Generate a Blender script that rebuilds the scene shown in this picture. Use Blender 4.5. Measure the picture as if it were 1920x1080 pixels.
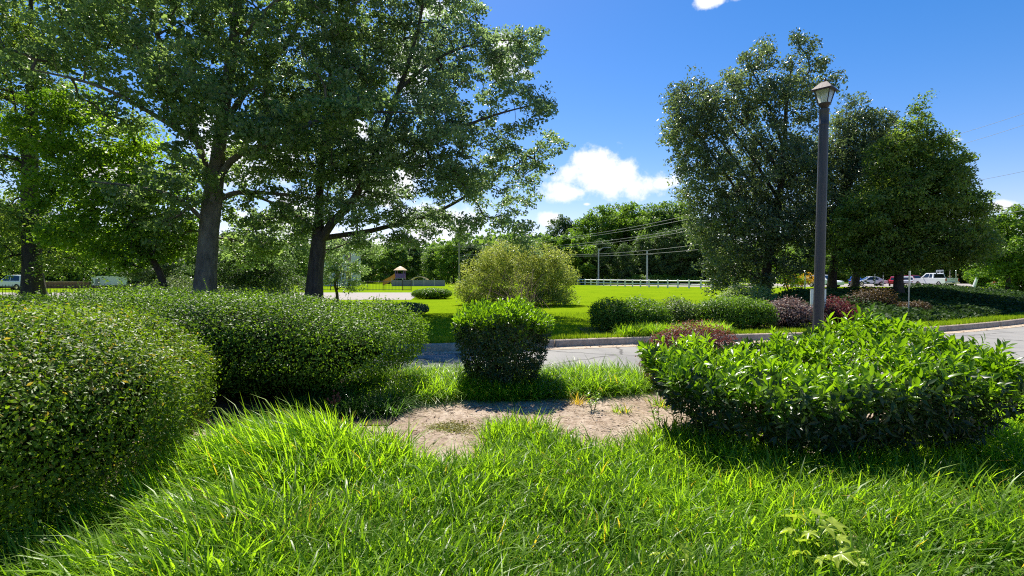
import bpy, bmesh, math, random
import numpy as np
from mathutils import Vector, Matrix

R = math.radians
rng = np.random.default_rng(7)
random.seed(7)
for o in list(bpy.data.objects):
    bpy.data.objects.remove(o)
scene = bpy.context.scene
COL = scene.collection

# ------------------------------------------------------------------ camera
CAM_H = 1.65
F = 1000.0                      # focal length in photo pixels (photo 1920 wide)
PITCH = R(1.26)
cam_d = bpy.data.cameras.new('camera')
cam = bpy.data.objects.new('camera', cam_d)
COL.objects.link(cam)
cam.location = (0, 0, CAM_H)
cam.rotation_euler = (R(90) - PITCH, 0, 0)
cam_d.sensor_width = 36.0
cam_d.lens = 36.0 * F / 1920.0
cam_d.clip_start = 0.05
cam_d.clip_end = 6000
scene.camera = cam

# ------------------------------------------------------------------ light
SUN_EL, SUN_AZ = 54.0, -14.0    # azimuth from +Y, minus = left
sun_d = bpy.data.lights.new('sun', 'SUN')
sun_d.energy = 4.5
sun_d.angle = R(0.53)
sun_d.color = (1.0, 0.94, 0.84)
sun = bpy.data.objects.new('sun', sun_d)
COL.objects.link(sun)
sd = Vector((math.sin(R(SUN_AZ)) * math.cos(R(SUN_EL)), math.cos(R(SUN_AZ)) * math.cos(R(SUN_EL)), math.sin(R(SUN_EL))))
sun.rotation_euler = sd.to_track_quat('Z', 'Y').to_euler()

scene.view_settings.view_transform = 'Standard'
scene.view_settings.look = 'None'
scene.view_settings.gamma = 1.0
scene.view_settings.exposure = 1.08
scene.view_settings.use_curve_mapping = False
scene.render.engine = 'CYCLES'
cy = scene.cycles
cy.max_bounces = 10
cy.diffuse_bounces = 8
cy.glossy_bounces = 2
cy.transmission_bounces = 6
cy.transparent_max_bounces = 4
cy.use_denoising = False
cy.denoiser = 'OPENIMAGEDENOISE'
cy.denoising_prefilter = 'ACCURATE'
cy.pixel_filter_type = 'BLACKMAN_HARRIS'
cy.filter_width = 1.1
cy.sample_clamp_indirect = 6.0


def pix_dir(px, py):
    u, v = (px - 960.0) / F, (540.0 - py) / F
    cp, sp = math.cos(PITCH), math.sin(PITCH)
    return np.array([u, cp + v * sp, -sp + v * cp])


def W(px, py, d):
    """world point seen at photo pixel px,py at distance d along +Y"""
    q = pix_dir(px, py)
    q = q * (d / q[1])
    return np.array([q[0], q[1], q[2] + CAM_H])


def G(px, py, z=0.0):
    q = pix_dir(px, py)
    t = (z - CAM_H) / q[2]
    return np.array([q[0] * t, q[1] * t, z])


# ------------------------------------------------------------------ node helpers
def new_mat(name):
    m = bpy.data.materials.new(name)
    m.use_nodes = True
    nt = m.node_tree
    for n in list(nt.nodes):
        nt.nodes.remove(n)
    out = nt.nodes.new('ShaderNodeOutputMaterial')
    return m, nt, out


def N(nt, typ, **kw):
    n = nt.nodes.new(typ)
    for k, v in kw.items():
        if k.startswith('i_'):
            n.inputs[k[2:].replace('_', ' ')].default_value = v
        else:
            setattr(n, k, v)
    return n


def mathn(nt, op, a, b=None, clamp=False):
    n = nt.nodes.new('ShaderNodeMath')
    n.operation = op
    n.use_clamp = clamp
    for i, x in enumerate((a, b)):
        if x is None:
            continue
        if isinstance(x, (int, float)):
            n.inputs[i].default_value = x
        else:
            nt.links.new(x, n.inputs[i])
    return n.outputs[0]


def ramp(nt, fac, stops, interp='LINEAR'):
    n = nt.nodes.new('ShaderNodeValToRGB')
    e = n.color_ramp.elements
    while len(e) > 1:
        e.remove(e[-1])
    e[0].position = stops[0][0]
    e[0].color = (*stops[0][1], 1)
    for p, c in stops[1:]:
        k = e.new(p)
        k.color = (*c, 1)
    n.color_ramp.interpolation = interp
    nt.links.new(fac, n.inputs[0])
    return n.outputs[0]


# ------------------------------------------------------------------ world: daylight sky with real cloud positions
world = bpy.data.worlds.new('World')
scene.world = world
world.use_nodes = True
wt = world.node_tree
for n in list(wt.nodes):
    wt.nodes.remove(n)
wo = wt.nodes.new('ShaderNodeOutputWorld')
bg = wt.nodes.new('ShaderNodeBackground')
SKY_STRENGTH = 0.098
bg.inputs['Strength'].default_value = SKY_STRENGTH
sky = wt.nodes.new('ShaderNodeTexSky')
sky.sky_type = 'NISHITA'
sky.sun_disc = False
sky.sun_elevation = R(SUN_EL)
sky.sun_rotation = R(SUN_AZ)
sky.altitude = 100
sky.air_density = 1.0
sky.dust_density = 0.25
sky.ozone_density = 3.0
hs = N(wt, 'ShaderNodeHueSaturation')
hs.inputs['Saturation'].default_value = 1.4
hs.inputs['Value'].default_value = 1.0
wt.links.new(sky.outputs[0], hs.inputs['Color'])
tc = wt.nodes.new('ShaderNodeTexCoord')
sx = wt.nodes.new('ShaderNodeSeparateXYZ')
wt.links.new(tc.outputs['Generated'], sx.inputs[0])
az = mathn(wt, 'ARCTAN2', sx.outputs[0], sx.outputs[1])
el = mathn(wt, 'ARCSINE', sx.outputs[2])
nz = N(wt, 'ShaderNodeTexNoise', i_Scale=14.0, i_Detail=9.0, i_Roughness=0.62)
wt.links.new(tc.outputs['Generated'], nz.inputs['Vector'])
# (centre px, centre py, half width px, half height px) as seen; turned into directions
CLOUDS = [(1130, 338, 100, 66), (1190, 348, 92, 50), (1070, 362, 62, 28), (1112, 305, 52, 40), (1172, 322, 48, 36), (1240, 345, 45, 22),
          (1335, 2, 44, 24), (1380, -20, 60, 26), (1793, 262, 26, 10), (1030, 408, 28, 16), (1100, 383, 14, 6),
          (820, 415, 110, 60), (560, 420, 140, 70), (450, 300, 110, 90), (700, 330, 130, 70), (640, 445, 40, 16),
          (950, 120, 36, 60), (815, 15, 45, 40), (985, 140, 30, 22), (760, 120, 60, 60),
          (1880, 385, 40, 14), (640, 250, 70, 50), (220, 330, 110, 80)]
mask = None
for (cx, cy_, rx, ry) in CLOUDS:
    q = pix_dir(cx, cy_); a0 = math.atan2(q[0], q[1]); e0 = math.asin(q[2] / np.linalg.norm(q))
    q1 = pix_dir(cx + rx, cy_); a1 = math.atan2(q1[0], q1[1])
    q2 = pix_dir(cx, cy_ - ry); e1 = math.asin(q2[2] / np.linalg.norm(q2))
    da = mathn(wt, 'MULTIPLY', mathn(wt, 'SUBTRACT', az, a0), 1 / abs(a1 - a0))
    de = mathn(wt, 'MULTIPLY', mathn(wt, 'SUBTRACT', el, e0), 1 / abs(e1 - e0))
    d2 = mathn(wt, 'ADD', mathn(wt, 'MULTIPLY', da, da), mathn(wt, 'MULTIPLY', de, de))
    m = mathn(wt, 'SUBTRACT', 1.0, mathn(wt, 'SQRT', d2))
    mask = m if mask is None else mathn(wt, 'MAXIMUM', mask, m)
# scattered small clouds over the rest of the sky
nb = N(wt, 'ShaderNodeTexNoise', i_Scale=3.0, i_Detail=3.0, i_Roughness=0.5)
wt.links.new(tc.outputs['Generated'], nb.inputs['Vector'])
dens = mathn(wt, 'ADD', mask, mathn(wt, 'MULTIPLY', mathn(wt, 'SUBTRACT', nz.outputs['Fac'], 0.5), 2.6))
cm = N(wt, 'ShaderNodeMapRange', interpolation_type='SMOOTHSTEP')
cm.inputs['From Min'].default_value = 0.06
cm.inputs['From Max'].default_value = 0.62
wt.links.new(dens, cm.inputs['Value'])
ccol = ramp(wt, dens, [(0.2, (5.6, 5.7, 6.0)), (0.9, (4.9, 5.0, 5.15))])
mixc = N(wt, 'ShaderNodeMix', data_type='RGBA')
wt.links.new(cm.outputs[0], mixc.inputs[0])
tint = N(wt, 'ShaderNodeMix', data_type='RGBA', blend_type='MULTIPLY')
tint.inputs[0].default_value = 1.0
tint.inputs[7].default_value = (0.93, 0.69, 0.74, 1)
wt.links.new(hs.outputs[0], tint.inputs[6])
wt.links.new(tint.outputs[2], mixc.inputs[6])
wt.links.new(ccol, mixc.inputs[7])
wt.links.new(mixc.outputs[2], bg.inputs['Color'])
wt.links.new(bg.outputs[0], wo.inputs['Surface'])


# ------------------------------------------------------------------ mesh helpers
def mesh_np(name, verts, faces, mat=None, attr=None, smooth=False):
    """verts (n,3); faces: (m,3) or (m,4) int array, or list of those"""
    me = bpy.data.meshes.new(name)
    verts = np.asarray(verts, dtype=np.float32)
    fl = faces if isinstance(faces, list) else [faces]
    fl = [np.asarray(f, dtype=np.int32) for f in fl if len(f)]
    nl = sum(f.size for f in fl)
    nf = sum(len(f) for f in fl)
    me.vertices.add(len(verts))
    me.vertices.foreach_set('co', verts.ravel())
    me.loops.add(nl)
    me.polygons.add(nf)
    me.loops.foreach_set('vertex_index', np.concatenate([f.ravel() for f in fl]))
    tot = np.concatenate([np.full(len(f), f.shape[1], dtype=np.int32) for f in fl])
    start = np.concatenate([[0], np.cumsum(tot)[:-1]]).astype(np.int32)
    me.polygons.foreach_set('loop_start', start)
    if smooth:
        me.polygons.foreach_set('use_smooth', np.ones(nf, dtype=bool))
    if attr is not None:
        a = me.attributes.new('rnd', 'FLOAT', 'POINT')
        a.data.foreach_set('value', np.asarray(attr, dtype=np.float32))
    me.update(calc_edges=True)
    me.validate()
    if mat:
        me.materials.append(mat)
    return me


def link(name, me, parent=None, loc=None):
    o = bpy.data.objects.new(name, me)
    COL.objects.link(o)
    if parent:
        o.parent = parent
    if loc is not None:
        o.location = loc
    return o


def empty(name, loc=(0, 0, 0), rz=0.0):
    o = bpy.data.objects.new(name, None)
    COL.objects.link(o)
    o.location = loc
    o.rotation_euler = (0, 0, rz)
    o.empty_display_size = 0.2
    return o


def tag(o, label=None, cat=None, group=None, kind=None):
    for k, v in (('label', label), ('category', cat), ('group', group), ('kind', kind)):
        if v:
            o[k] = v
    return o


class MB:
    """collects simple solids into one mesh"""
    def __init__(self):
        self.bm = bmesh.new()

    def box(self, c, s, rz=0.0, taper=1.0, bevel=0.0):
        r = bmesh.ops.create_cube(self.bm, size=1.0)
        vs = r['verts']
        for v in vs:
            k = taper if v.co.z > 0 else 1.0
            v.co = Vector((v.co.x * s[0] * k, v.co.y * s[1] * k, v.co.z * s[2]))
        if bevel > 0:
            es = list({e for v in vs for e in v.link_edges})
            rr = bmesh.ops.bevel(self.bm, geom=es, offset=bevel, segments=2, profile=0.6, affect='EDGES')
            vs = list({v for f in rr['faces'] for v in f.verts} | {v for v in vs if v.is_valid})
        M = Matrix.Translation(Vector(c)) @ Matrix.Rotation(rz, 4, 'Z')
        for v in vs:
            v.co = M @ v.co
        return self

    def tube(self, pts, rad, sides=8, cap=True):
        pts = [Vector(p) for p in pts]
        rad = rad if isinstance(rad, (list, tuple)) else [rad] * len(pts)
        rings = []
        for i, p in enumerate(pts):
            t = (pts[min(i + 1, len(pts) - 1)] - pts[max(i - 1, 0)]).normalized()
            a = Vector((0, 0, 1)) if abs(t.z) < 0.9 else Vector((1, 0, 0))
            x = t.cross(a).normalized(); y = t.cross(x).normalized()
            rings.append([self.bm.verts.new(p + (x * math.cos(2 * math.pi * k / sides) + y * math.sin(2 * math.pi * k / sides)) * rad[i]) for k in range(sides)])
        for a, b in zip(rings, rings[1:]):
            for k in range(sides):
                self.bm.faces.new((a[k], a[(k + 1) % sides], b[(k + 1) % sides], b[k]))
        if cap:
            self.bm.faces.new(rings[0][::-1]); self.bm.faces.new(rings[-1])
        return self

    def poly(self, pts):
        self.bm.faces.new([self.bm.verts.new(p) for p in pts])
        return self

    def prism(self, outline, axis, a, b):
        """outline list of 2D, extruded along axis index between a and b"""
        def mk(p, t):
            if axis == 0: return (t, p[0], p[1])
            if axis == 1: return (p[0], t, p[1])
            return (p[0], p[1], t)
        A = [self.bm.verts.new(mk(p, a)) for p in outline]
        B = [self.bm.verts.new(mk(p, b)) for p in outline]
        n = len(outline)
        for i in range(n):
            self.bm.faces.new((A[i], A[(i + 1) % n], B[(i + 1) % n], B[i]))
        self.bm.faces.new(A[::-1]); self.bm.faces.new(B)
        return self

    def lathe(self, prof, c=(0, 0, 0), sides=16, rot=0.0):
        rings = [[self.bm.verts.new((c[0] + r * math.cos(2 * math.pi * k / sides + rot), c[1] + r * math.sin(2 * math.pi * k / sides + rot), c[2] + z)) for k in range(sides)] for r, z in prof]
        for a, b in zip(rings, rings[1:]):
            for k in range(sides):
                self.bm.faces.new((a[k], a[(k + 1) % sides], b[(k + 1) % sides], b[k]))
        self.bm.faces.new(rings[0][::-1]); self.bm.faces.new(rings[-1])
        return self

    def build(self, name, mat, parent=None, smooth=False):
        bmesh.ops.recalc_face_normals(self.bm, faces=self.bm.faces[:])
        me = bpy.data.meshes.new(name)
        self.bm.to_mesh(me); self.bm.free()
        me.materials.append(mat)
        if smooth:
            me.polygons.foreach_set('use_smooth', [True] * len(me.polygons))
            me.set_sharp_from_angle(angle=0.7)
        return link(name, me, parent)


# ------------------------------------------------------------------ materials
def leaf_mat(name, dark, light, trans=(1.6, 1.7, 0.8), tf=0.45, rough=0.5, spec=0.35, odd=None):
    """leaf: reflecting front + light coming through; colour varies leaf by leaf (rnd)"""
    m, nt, out = new_mat(name)
    at = N(nt, 'ShaderNodeAttribute', attribute_name='rnd')
    stops = [(0.0, dark), (0.75, light), (0.97, tuple(1.15 * x for x in light))]
    if odd:
        stops = [(0.0, dark), (0.7, light), (0.93, light), (0.97, odd)]
    c = ramp(nt, at.outputs['Fac'], stops)
    bs = N(nt, 'ShaderNodeBsdfPrincipled', i_Roughness=rough)
    bs.inputs['Specular IOR Level'].default_value = spec
    nt.links.new(c, bs.inputs['Base Color'])
    tr = N(nt, 'ShaderNodeBsdfTranslucent')
    mm = N(nt, 'ShaderNodeMix', data_type='RGBA', blend_type='MULTIPLY')
    mm.inputs[0].default_value = 1.0
    mm.inputs[7].default_value = (*trans, 1)
    nt.links.new(c, mm.inputs[6])
    nt.links.new(mm.outputs[2], tr.inputs['Color'])
    mx = N(nt, 'ShaderNodeMixShader')
    mx.inputs[0].default_value = tf
    nt.links.new(bs.outputs[0], mx.inputs[1]); nt.links.new(tr.outputs[0], mx.inputs[2])
    nt.links.new(mx.outputs[0], out.inputs['Surface'])
    return m


def noise_mat(name, stops, scale=8.0, detail=8.0, rough=0.9, bump=0.3, bump_scale=40.0, stretch=(1, 1, 1), spec=0.3, metal=0.0, second=None, bdist=0.02):
    m, nt, out = new_mat(name)
    tc = N(nt, 'ShaderNodeTexCoord')
    mp = N(nt, 'ShaderNodeMapping')
    mp.inputs['Scale'].default_value = stretch
    nt.links.new(tc.outputs['Object'], mp.inputs[0])
    a = N(nt, 'ShaderNodeTexNoise', i_Scale=scale, i_Detail=detail, i_Roughness=0.65)
    nt.links.new(mp.outputs[0], a.inputs['Vector'])
    c = ramp(nt, a.outputs['Fac'], stops)
    if second:
        b2 = N(nt, 'ShaderNodeTexNoise', i_Scale=second[0], i_Detail=6.0, i_Roughness=0.7)
        nt.links.new(mp.outputs[0], b2.inputs['Vector'])
        k = ramp(nt, b2.outputs['Fac'], second[1])
        mm = N(nt, 'ShaderNodeMix', data_type='RGBA', blend_type='MULTIPLY')
        mm.inputs[0].default_value = 1.0
        nt.links.new(c, mm.inputs[6]); nt.links.new(k, mm.inputs[7])
        c = mm.outputs[2]
    bs = N(nt, 'ShaderNodeBsdfPrincipled', i_Roughness=rough, i_Metallic=metal)
    bs.inputs['Specular IOR Level'].default_value = spec
    nt.links.new(c, bs.inputs['Base Color'])
    if bump > 0:
        b = N(nt, 'ShaderNodeTexNoise', i_Scale=bump_scale, i_Detail=8.0, i_Roughness=0.7)
        nt.links.new(mp.outputs[0], b.inputs['Vector'])
        bp = N(nt, 'ShaderNodeBump', i_Strength=bump, i_Distance=bdist)
        nt.links.new(b.outputs['Fac'], bp.inputs['Height'])
        nt.links.new(bp.outputs[0], bs.inputs['Normal'])
    nt.links.new(bs.outputs[0], out.inputs['Surface'])
    return m


def plain(name, col, rough=0.5, metal=0.0, spec=0.5, var=0.12):
    d = tuple(x * (1 - var) for x in col)
    return noise_mat(name, [(0.3, d), (0.7, col)], scale=6, rough=rough, bump=0.0, metal=metal, spec=spec)


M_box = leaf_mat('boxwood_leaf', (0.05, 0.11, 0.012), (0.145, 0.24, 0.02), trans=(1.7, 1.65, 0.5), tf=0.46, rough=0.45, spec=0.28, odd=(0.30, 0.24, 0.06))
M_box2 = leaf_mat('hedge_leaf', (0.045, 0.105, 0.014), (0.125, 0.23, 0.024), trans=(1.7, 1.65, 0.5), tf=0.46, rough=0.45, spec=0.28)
M_laurel = leaf_mat('laurel_leaf', (0.065, 0.155, 0.010), (0.165, 0.30, 0.015), trans=(1.65, 1.6, 0.5), tf=0.56, rough=0.3, spec=0.4)
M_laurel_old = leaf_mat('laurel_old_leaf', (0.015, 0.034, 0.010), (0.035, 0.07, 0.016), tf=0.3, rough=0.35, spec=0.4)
M_grass = leaf_mat('lily_grass_blade', (0.10, 0.20, 0.016), (0.275, 0.45, 0.032), trans=(1.55, 1.55, 0.45), tf=0.6, rough=0.38, spec=0.35, odd=(0.42, 0.33, 0.06))
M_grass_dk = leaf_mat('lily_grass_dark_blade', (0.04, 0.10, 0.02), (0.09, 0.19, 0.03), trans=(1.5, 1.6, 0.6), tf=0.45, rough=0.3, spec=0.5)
M_yblade = leaf_mat('yellow_blade', (0.45, 0.30, 0.03), (0.60, 0.42, 0.05), tf=0.4)
M_lawnblade = leaf_mat('lawn_blade', (0.13, 0.22, 0.010), (0.25, 0.35, 0.015), trans=(1.4, 1.4, 0.5), tf=0.5)
M_oak = leaf_mat('oak_leaf', (0.11, 0.16, 0.095), (0.24, 0.315, 0.165), trans=(1.35, 1.5, 0.85), tf=0.52, rough=0.34, spec=0.6)
M_syc = leaf_mat('maple_leaf', (0.11, 0.17, 0.08), (0.25, 0.33, 0.13), trans=(1.4, 1.55, 0.8), tf=0.54, rough=0.36, spec=0.55)
M_lime = leaf_mat('bright_maple_leaf', (0.08, 0.16, 0.02), (0.19, 0.29, 0.03), trans=(1.8, 1.9, 0.6), tf=0.5)
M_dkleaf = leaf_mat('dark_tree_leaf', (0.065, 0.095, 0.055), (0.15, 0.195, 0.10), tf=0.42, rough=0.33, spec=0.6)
M_dkleaf2 = leaf_mat('crape_leaf', (0.08, 0.135, 0.03), (0.20, 0.27, 0.055), tf=0.5, rough=0.4, spec=0.45)
M_far = leaf_mat('far_leaf', (0.085, 0.15, 0.035), (0.18, 0.275, 0.06), tf=0.45)
M_far_lt = leaf_mat('far_light_leaf', (0.09, 0.17, 0.02), (0.17, 0.27, 0.035), tf=0.45)
M_far_dk = leaf_mat('far_dark_leaf', (0.05, 0.09, 0.035), (0.105, 0.17, 0.05), tf=0.35)
M_yel = leaf_mat('variegated_leaf', (0.21, 0.27, 0.05), (0.46, 0.50, 0.13), trans=(1.3, 1.3, 0.8), tf=0.4, odd=(0.48, 0.44, 0.22))
M_pale = leaf_mat('pale_leaf', (0.10, 0.17, 0.05), (0.26, 0.33, 0.12), tf=0.4)
M_purple = leaf_mat('purple_leaf', (0.06, 0.04, 0.042), (0.20, 0.15, 0.135), trans=(1.3, 1.0, 0.9), tf=0.35, odd=(0.42, 0.38, 0.28))
M_mixed = leaf_mat('mixed_leaf', (0.055, 0.03, 0.036), (0.10, 0.17, 0.03), tf=0.4)
M_red = leaf_mat('red_leaf', (0.05, 0.016, 0.02), (0.16, 0.042, 0.048), trans=(1.4, 0.9, 0.9), tf=0.35)
M_barb = leaf_mat('barberry_leaf', (0.08, 0.03, 0.026), (0.18, 0.075, 0.055), trans=(1.5, 1.0, 0.9), tf=0.4)
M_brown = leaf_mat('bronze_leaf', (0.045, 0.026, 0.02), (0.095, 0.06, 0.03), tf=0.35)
M_gold = leaf_mat('golden_leaf', (0.45, 0.25, 0.02), (0.65, 0.42, 0.03), trans=(1.3, 1.2, 0.8), tf=0.5)
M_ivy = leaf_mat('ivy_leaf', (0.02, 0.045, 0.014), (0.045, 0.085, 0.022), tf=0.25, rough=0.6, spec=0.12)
M_star = leaf_mat('sweetgum_leaf', (0.22, 0.36, 0.03), (0.40, 0.50, 0.06), trans=(1.25, 1.2, 0.7), tf=0.5, rough=0.3)
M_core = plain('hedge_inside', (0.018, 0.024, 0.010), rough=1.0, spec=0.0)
M_twig = plain('twig', (0.09, 0.065, 0.045), rough=0.9, spec=0.1)
M_bark_oak = noise_mat('oak_bark', [(0.3, (0.035, 0.03, 0.027)), (0.7, (0.10, 0.085, 0.075))], scale=9, rough=0.95, bump=0.9, bump_scale=14, stretch=(1, 1, 0.22), bdist=0.06)
M_bark_syc = noise_mat('maple_bark', [(0.3, (0.07, 0.062, 0.052)), (0.55, (0.16, 0.145, 0.12)), (0.75, (0.26, 0.24, 0.20))], scale=5, rough=0.95, bump=0.8, bump_scale=16, stretch=(1, 1, 0.35), bdist=0.05)
M_bark_dk = noise_mat('dark_bark', [(0.3, (0.03, 0.026, 0.022)), (0.7, (0.08, 0.068, 0.055))], scale=7, rough=0.95, bump=0.7, bump_scale=14, stretch=(1, 1, 0.3), bdist=0.05)
def asphalt_mat():
    m, nt, out = new_mat('asphalt')
    tc = N(nt, 'ShaderNodeTexCoord')
    g = N(nt, 'ShaderNodeTexNoise', i_Scale=90.0, i_Detail=6.0, i_Roughness=0.7)
    nt.links.new(tc.outputs['Object'], g.inputs['Vector'])
    c = ramp(nt, g.outputs['Fac'], [(0.3, (0.20, 0.195, 0.185)), (0.7, (0.30, 0.293, 0.278))])
    st = N(nt, 'ShaderNodeTexNoise', i_Scale=0.7, i_Detail=7.0, i_Roughness=0.65)
    nt.links.new(tc.outputs['Object'], st.inputs['Vector'])
    k = ramp(nt, st.outputs['Fac'], [(0.3, (0.72, 0.72, 0.73)), (0.5, (0.97, 0.97, 0.96)), (0.72, (1.1, 1.08, 1.04))])
    w = N(nt, 'ShaderNodeTexNoise', i_Scale=2.2, i_Detail=5.0)
    nt.links.new(tc.outputs['Object'], w.inputs['Vector'])
    mv = N(nt, 'ShaderNodeMix', data_type='VECTOR'); mv.inputs[0].default_value = 0.22
    nt.links.new(tc.outputs['Object'], mv.inputs[4]); nt.links.new(w.outputs['Color'], mv.inputs[5])
    vo = N(nt, 'ShaderNodeTexVoronoi', feature='DISTANCE_TO_EDGE', i_Scale=0.42)
    nt.links.new(mv.outputs[1], vo.inputs['Vector'])
    cr = ramp(nt, vo.outputs['Distance'], [(0.0, (0.38, 0.37, 0.36)), (0.006, (0.5, 0.5, 0.5)), (0.012, (1, 1, 1))])
    for q in (k, cr):
        mm = N(nt, 'ShaderNodeMix', data_type='RGBA', blend_type='MULTIPLY'); mm.inputs[0].default_value = 1.0
        nt.links.new(c, mm.inputs[6]); nt.links.new(q, mm.inputs[7])
        c = mm.outputs[2]
    bs = N(nt, 'ShaderNodeBsdfPrincipled', i_Roughness=0.85)
    bs.inputs['Specular IOR Level'].default_value = 0.25
    nt.links.new(c, bs.inputs['Base Color'])
    bp = N(nt, 'ShaderNodeBump', i_Strength=0.5, i_Distance=0.008)
    nt.links.new(g.outputs['Fac'], bp.inputs['Height']); nt.links.new(bp.outputs[0], bs.inputs['Normal'])
    nt.links.new(bs.outputs[0], out.inputs['Surface'])
    return m


M_asphalt = asphalt_mat()
M_mulch_or_shade = noise_mat('mulch_or_shade', [(0.3, (0.06, 0.042, 0.03)), (0.7, (0.15, 0.11, 0.08))], scale=25, rough=1.0, bump=0.9, bump_scale=40, spec=0.1, bdist=0.04)
M_conc = noise_mat('kerb_concrete', [(0.3, (0.37, 0.29, 0.21)), (0.7, (0.54, 0.44, 0.33))], scale=12, rough=0.9, bump=0.5, bump_scale=60, bdist=0.01,
                   second=(3, [(0.3, (0.7, 0.68, 0.65)), (0.6, (1, 1, 1))]))
M_lot = noise_mat('pale_asphalt', [(0.3, (0.25, 0.22, 0.20)), (0.7, (0.33, 0.30, 0.27))], scale=20, rough=0.9, bump=0.2)
M_lawn = noise_mat('lawn', [(0.25, (0.105, 0.185, 0.005)), (0.5, (0.165, 0.26, 0.007)), (0.75, (0.215, 0.315, 0.010))], scale=30, detail=10, rough=0.9, bump=0.8, bump_scale=70, spec=0.0, bdist=0.04,
                   second=(0.35, [(0.3, (0.70, 0.74, 0.8)), (0.5, (1.0, 1.0, 1.0)), (0.7, (1.15, 1.05, 1.0))]))
M_ground = noise_mat('far_ground', [(0.3, (0.06, 0.11, 0.015)), (0.7, (0.11, 0.18, 0.02))], scale=0.5, rough=1.0, bump=0, spec=0.1)
M_sand = noise_mat('bed_soil', [(0.3, (0.28, 0.21, 0.155)), (0.5, (0.45, 0.365, 0.285)), (0.7, (0.56, 0.475, 0.385))], scale=16, detail=10, rough=1.0, bump=0.9, bump_scale=45, spec=0.1, bdist=0.03,
                  second=(2.2, [(0.3, (0.62, 0.56, 0.5)), (0.6, (1.03, 1.02, 1.0))]))
M_straw = leaf_mat('straw', (0.16, 0.10, 0.06), (0.42, 0.32, 0.22), tf=0.1, spec=0.1)
M_stone = plain('pebble', (0.30, 0.26, 0.22), rough=0.9)
M_moss = leaf_mat('moss', (0.13, 0.13, 0.03), (0.24, 0.22, 0.06), tf=0.3)
M_post = noise_mat('painted_post', [(0.25, (0.018, 0.019, 0.023)), (0.5, (0.038, 0.039, 0.047)), (0.75, (0.085, 0.083, 0.09))], scale=22, rough=0.42, bump=0.35, bump_scale=60, stretch=(1, 1, 0.06), spec=0.5, bdist=0.01)
M_bronze = noise_mat('lantern_metal', [(0.3, (0.03, 0.024, 0.025)), (0.7, (0.062, 0.046, 0.046))], scale=14, rough=0.5, bump=0.1, metal=0.2)
M_white = plain('white_paint', (0.78, 0.79, 0.80), rough=0.35, var=0.05)
M_fence = noise_mat('weathered_white', [(0.3, (0.55, 0.55, 0.53)), (0.7, (0.78, 0.78, 0.76))], scale=3, rough=0.6, bump=0)
M_steel = plain('galvanised', (0.42, 0.43, 0.43), rough=0.4, metal=0.7)
M_iron = plain('black_iron', (0.015, 0.015, 0.016), rough=0.4)
M_dark = plain('dark_glass', (0.012, 0.014, 0.017), rough=0.06, spec=0.8)
M_tyre = plain('tyre', (0.02, 0.02, 0.02), rough=0.8)
M_chrome = plain('chrome', (0.6, 0.6, 0.62), rough=0.2, metal=0.9)
M_carred = plain('red_car_paint', (0.40, 0.012, 0.02), rough=0.25)
M_carblue = plain('blue_car_paint', (0.01, 0.10, 0.45), rough=0.25)
M_carsil = plain('silver_car_paint', (0.55, 0.57, 0.60), rough=0.3)
M_carred2 = plain('maroon_car_paint', (0.20, 0.02, 0.03), rough=0.25)
M_tail = plain('tail_lamp_red', (0.45, 0.01, 0.01), rough=0.2)
M_cedar = noise_mat('utility_wood', [(0.3, (0.20, 0.17, 0.14)), (0.7, (0.34, 0.30, 0.25))], scale=4, rough=0.9, bump=0.2, stretch=(1, 1, 0.2))
M_cable = plain('cable', (0.24, 0.25, 0.26), rough=0.5, metal=0.3)
M_slide = plain('orange_plastic', (0.75, 0.27, 0.02), rough=0.35)
M_violet = plain('violet_panel', (0.16, 0.08, 0.28), rough=0.5)
M_tan = plain('tan_roof', (0.62, 0.45, 0.24), rough=0.6)
M_grey = plain('grey_panel', (0.24, 0.24, 0.27), rough=0.7)
M_siding = noise_mat('pale_siding', [(0.3, (0.55, 0.55, 0.57)), (0.7, (0.66, 0.66, 0.68))], scale=2, rough=0.7, bump=0)
M_roof = plain('shingle_roof', (0.12, 0.11, 0.11), rough=0.9)
M_brickbrown = noise_mat('brown_wall', [(0.3, (0.13, 0.07, 0.045)), (0.7, (0.22, 0.12, 0.08))], scale=9, rough=0.9, bump=0)
M_orange = plain('orange_barrier', (0.75, 0.20, 0.05), rough=0.6)


def glass_mat():
    m, nt, out = new_mat('lantern_glass')
    tr = N(nt, 'ShaderNodeBsdfTranslucent'); tr.inputs['Color'].default_value = (0.75, 0.78, 0.76, 1)
    tp = N(nt, 'ShaderNodeBsdfTransparent'); tp.inputs['Color'].default_value = (0.92, 0.95, 0.95, 1)
    gl = N(nt, 'ShaderNodeBsdfGlossy', i_Roughness=0.08)
    m1 = N(nt, 'ShaderNodeMixShader'); m1.inputs[0].default_value = 0.55
    m2 = N(nt, 'ShaderNodeMixShader'); m2.inputs[0].default_value = 0.12
    nt.links.new(tp.outputs[0], m1.inputs[1]); nt.links.new(tr.outputs[0], m1.inputs[2])
    nt.links.new(m1.outputs[0], m2.inputs[1]); nt.links.new(gl.outputs[0], m2.inputs[2])
    nt.links.new(m2.outputs[0], out.inputs['Surface'])
    return m


M_glass = glass_mat()

# ------------------------------------------------------------------ foliage maths
_nd = rng.normal(size=(10, 3)); _nd /= np.linalg.norm(_nd, axis=1)[:, None]
_ph = rng.uniform(0, 6.28, 10)


def n3(P, scale):
    """cheap smooth 3-D noise, about -1..1"""
    s = np.zeros(len(P))
    for i in range(10):
        s += np.sin((P @ _nd[i]) * scale * (0.6 + 0.16 * i) + _ph[i])
    return s / 3.6


def unit(v):
    return v / np.maximum(np.linalg.norm(v, axis=1), 1e-9)[:, None]


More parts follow.
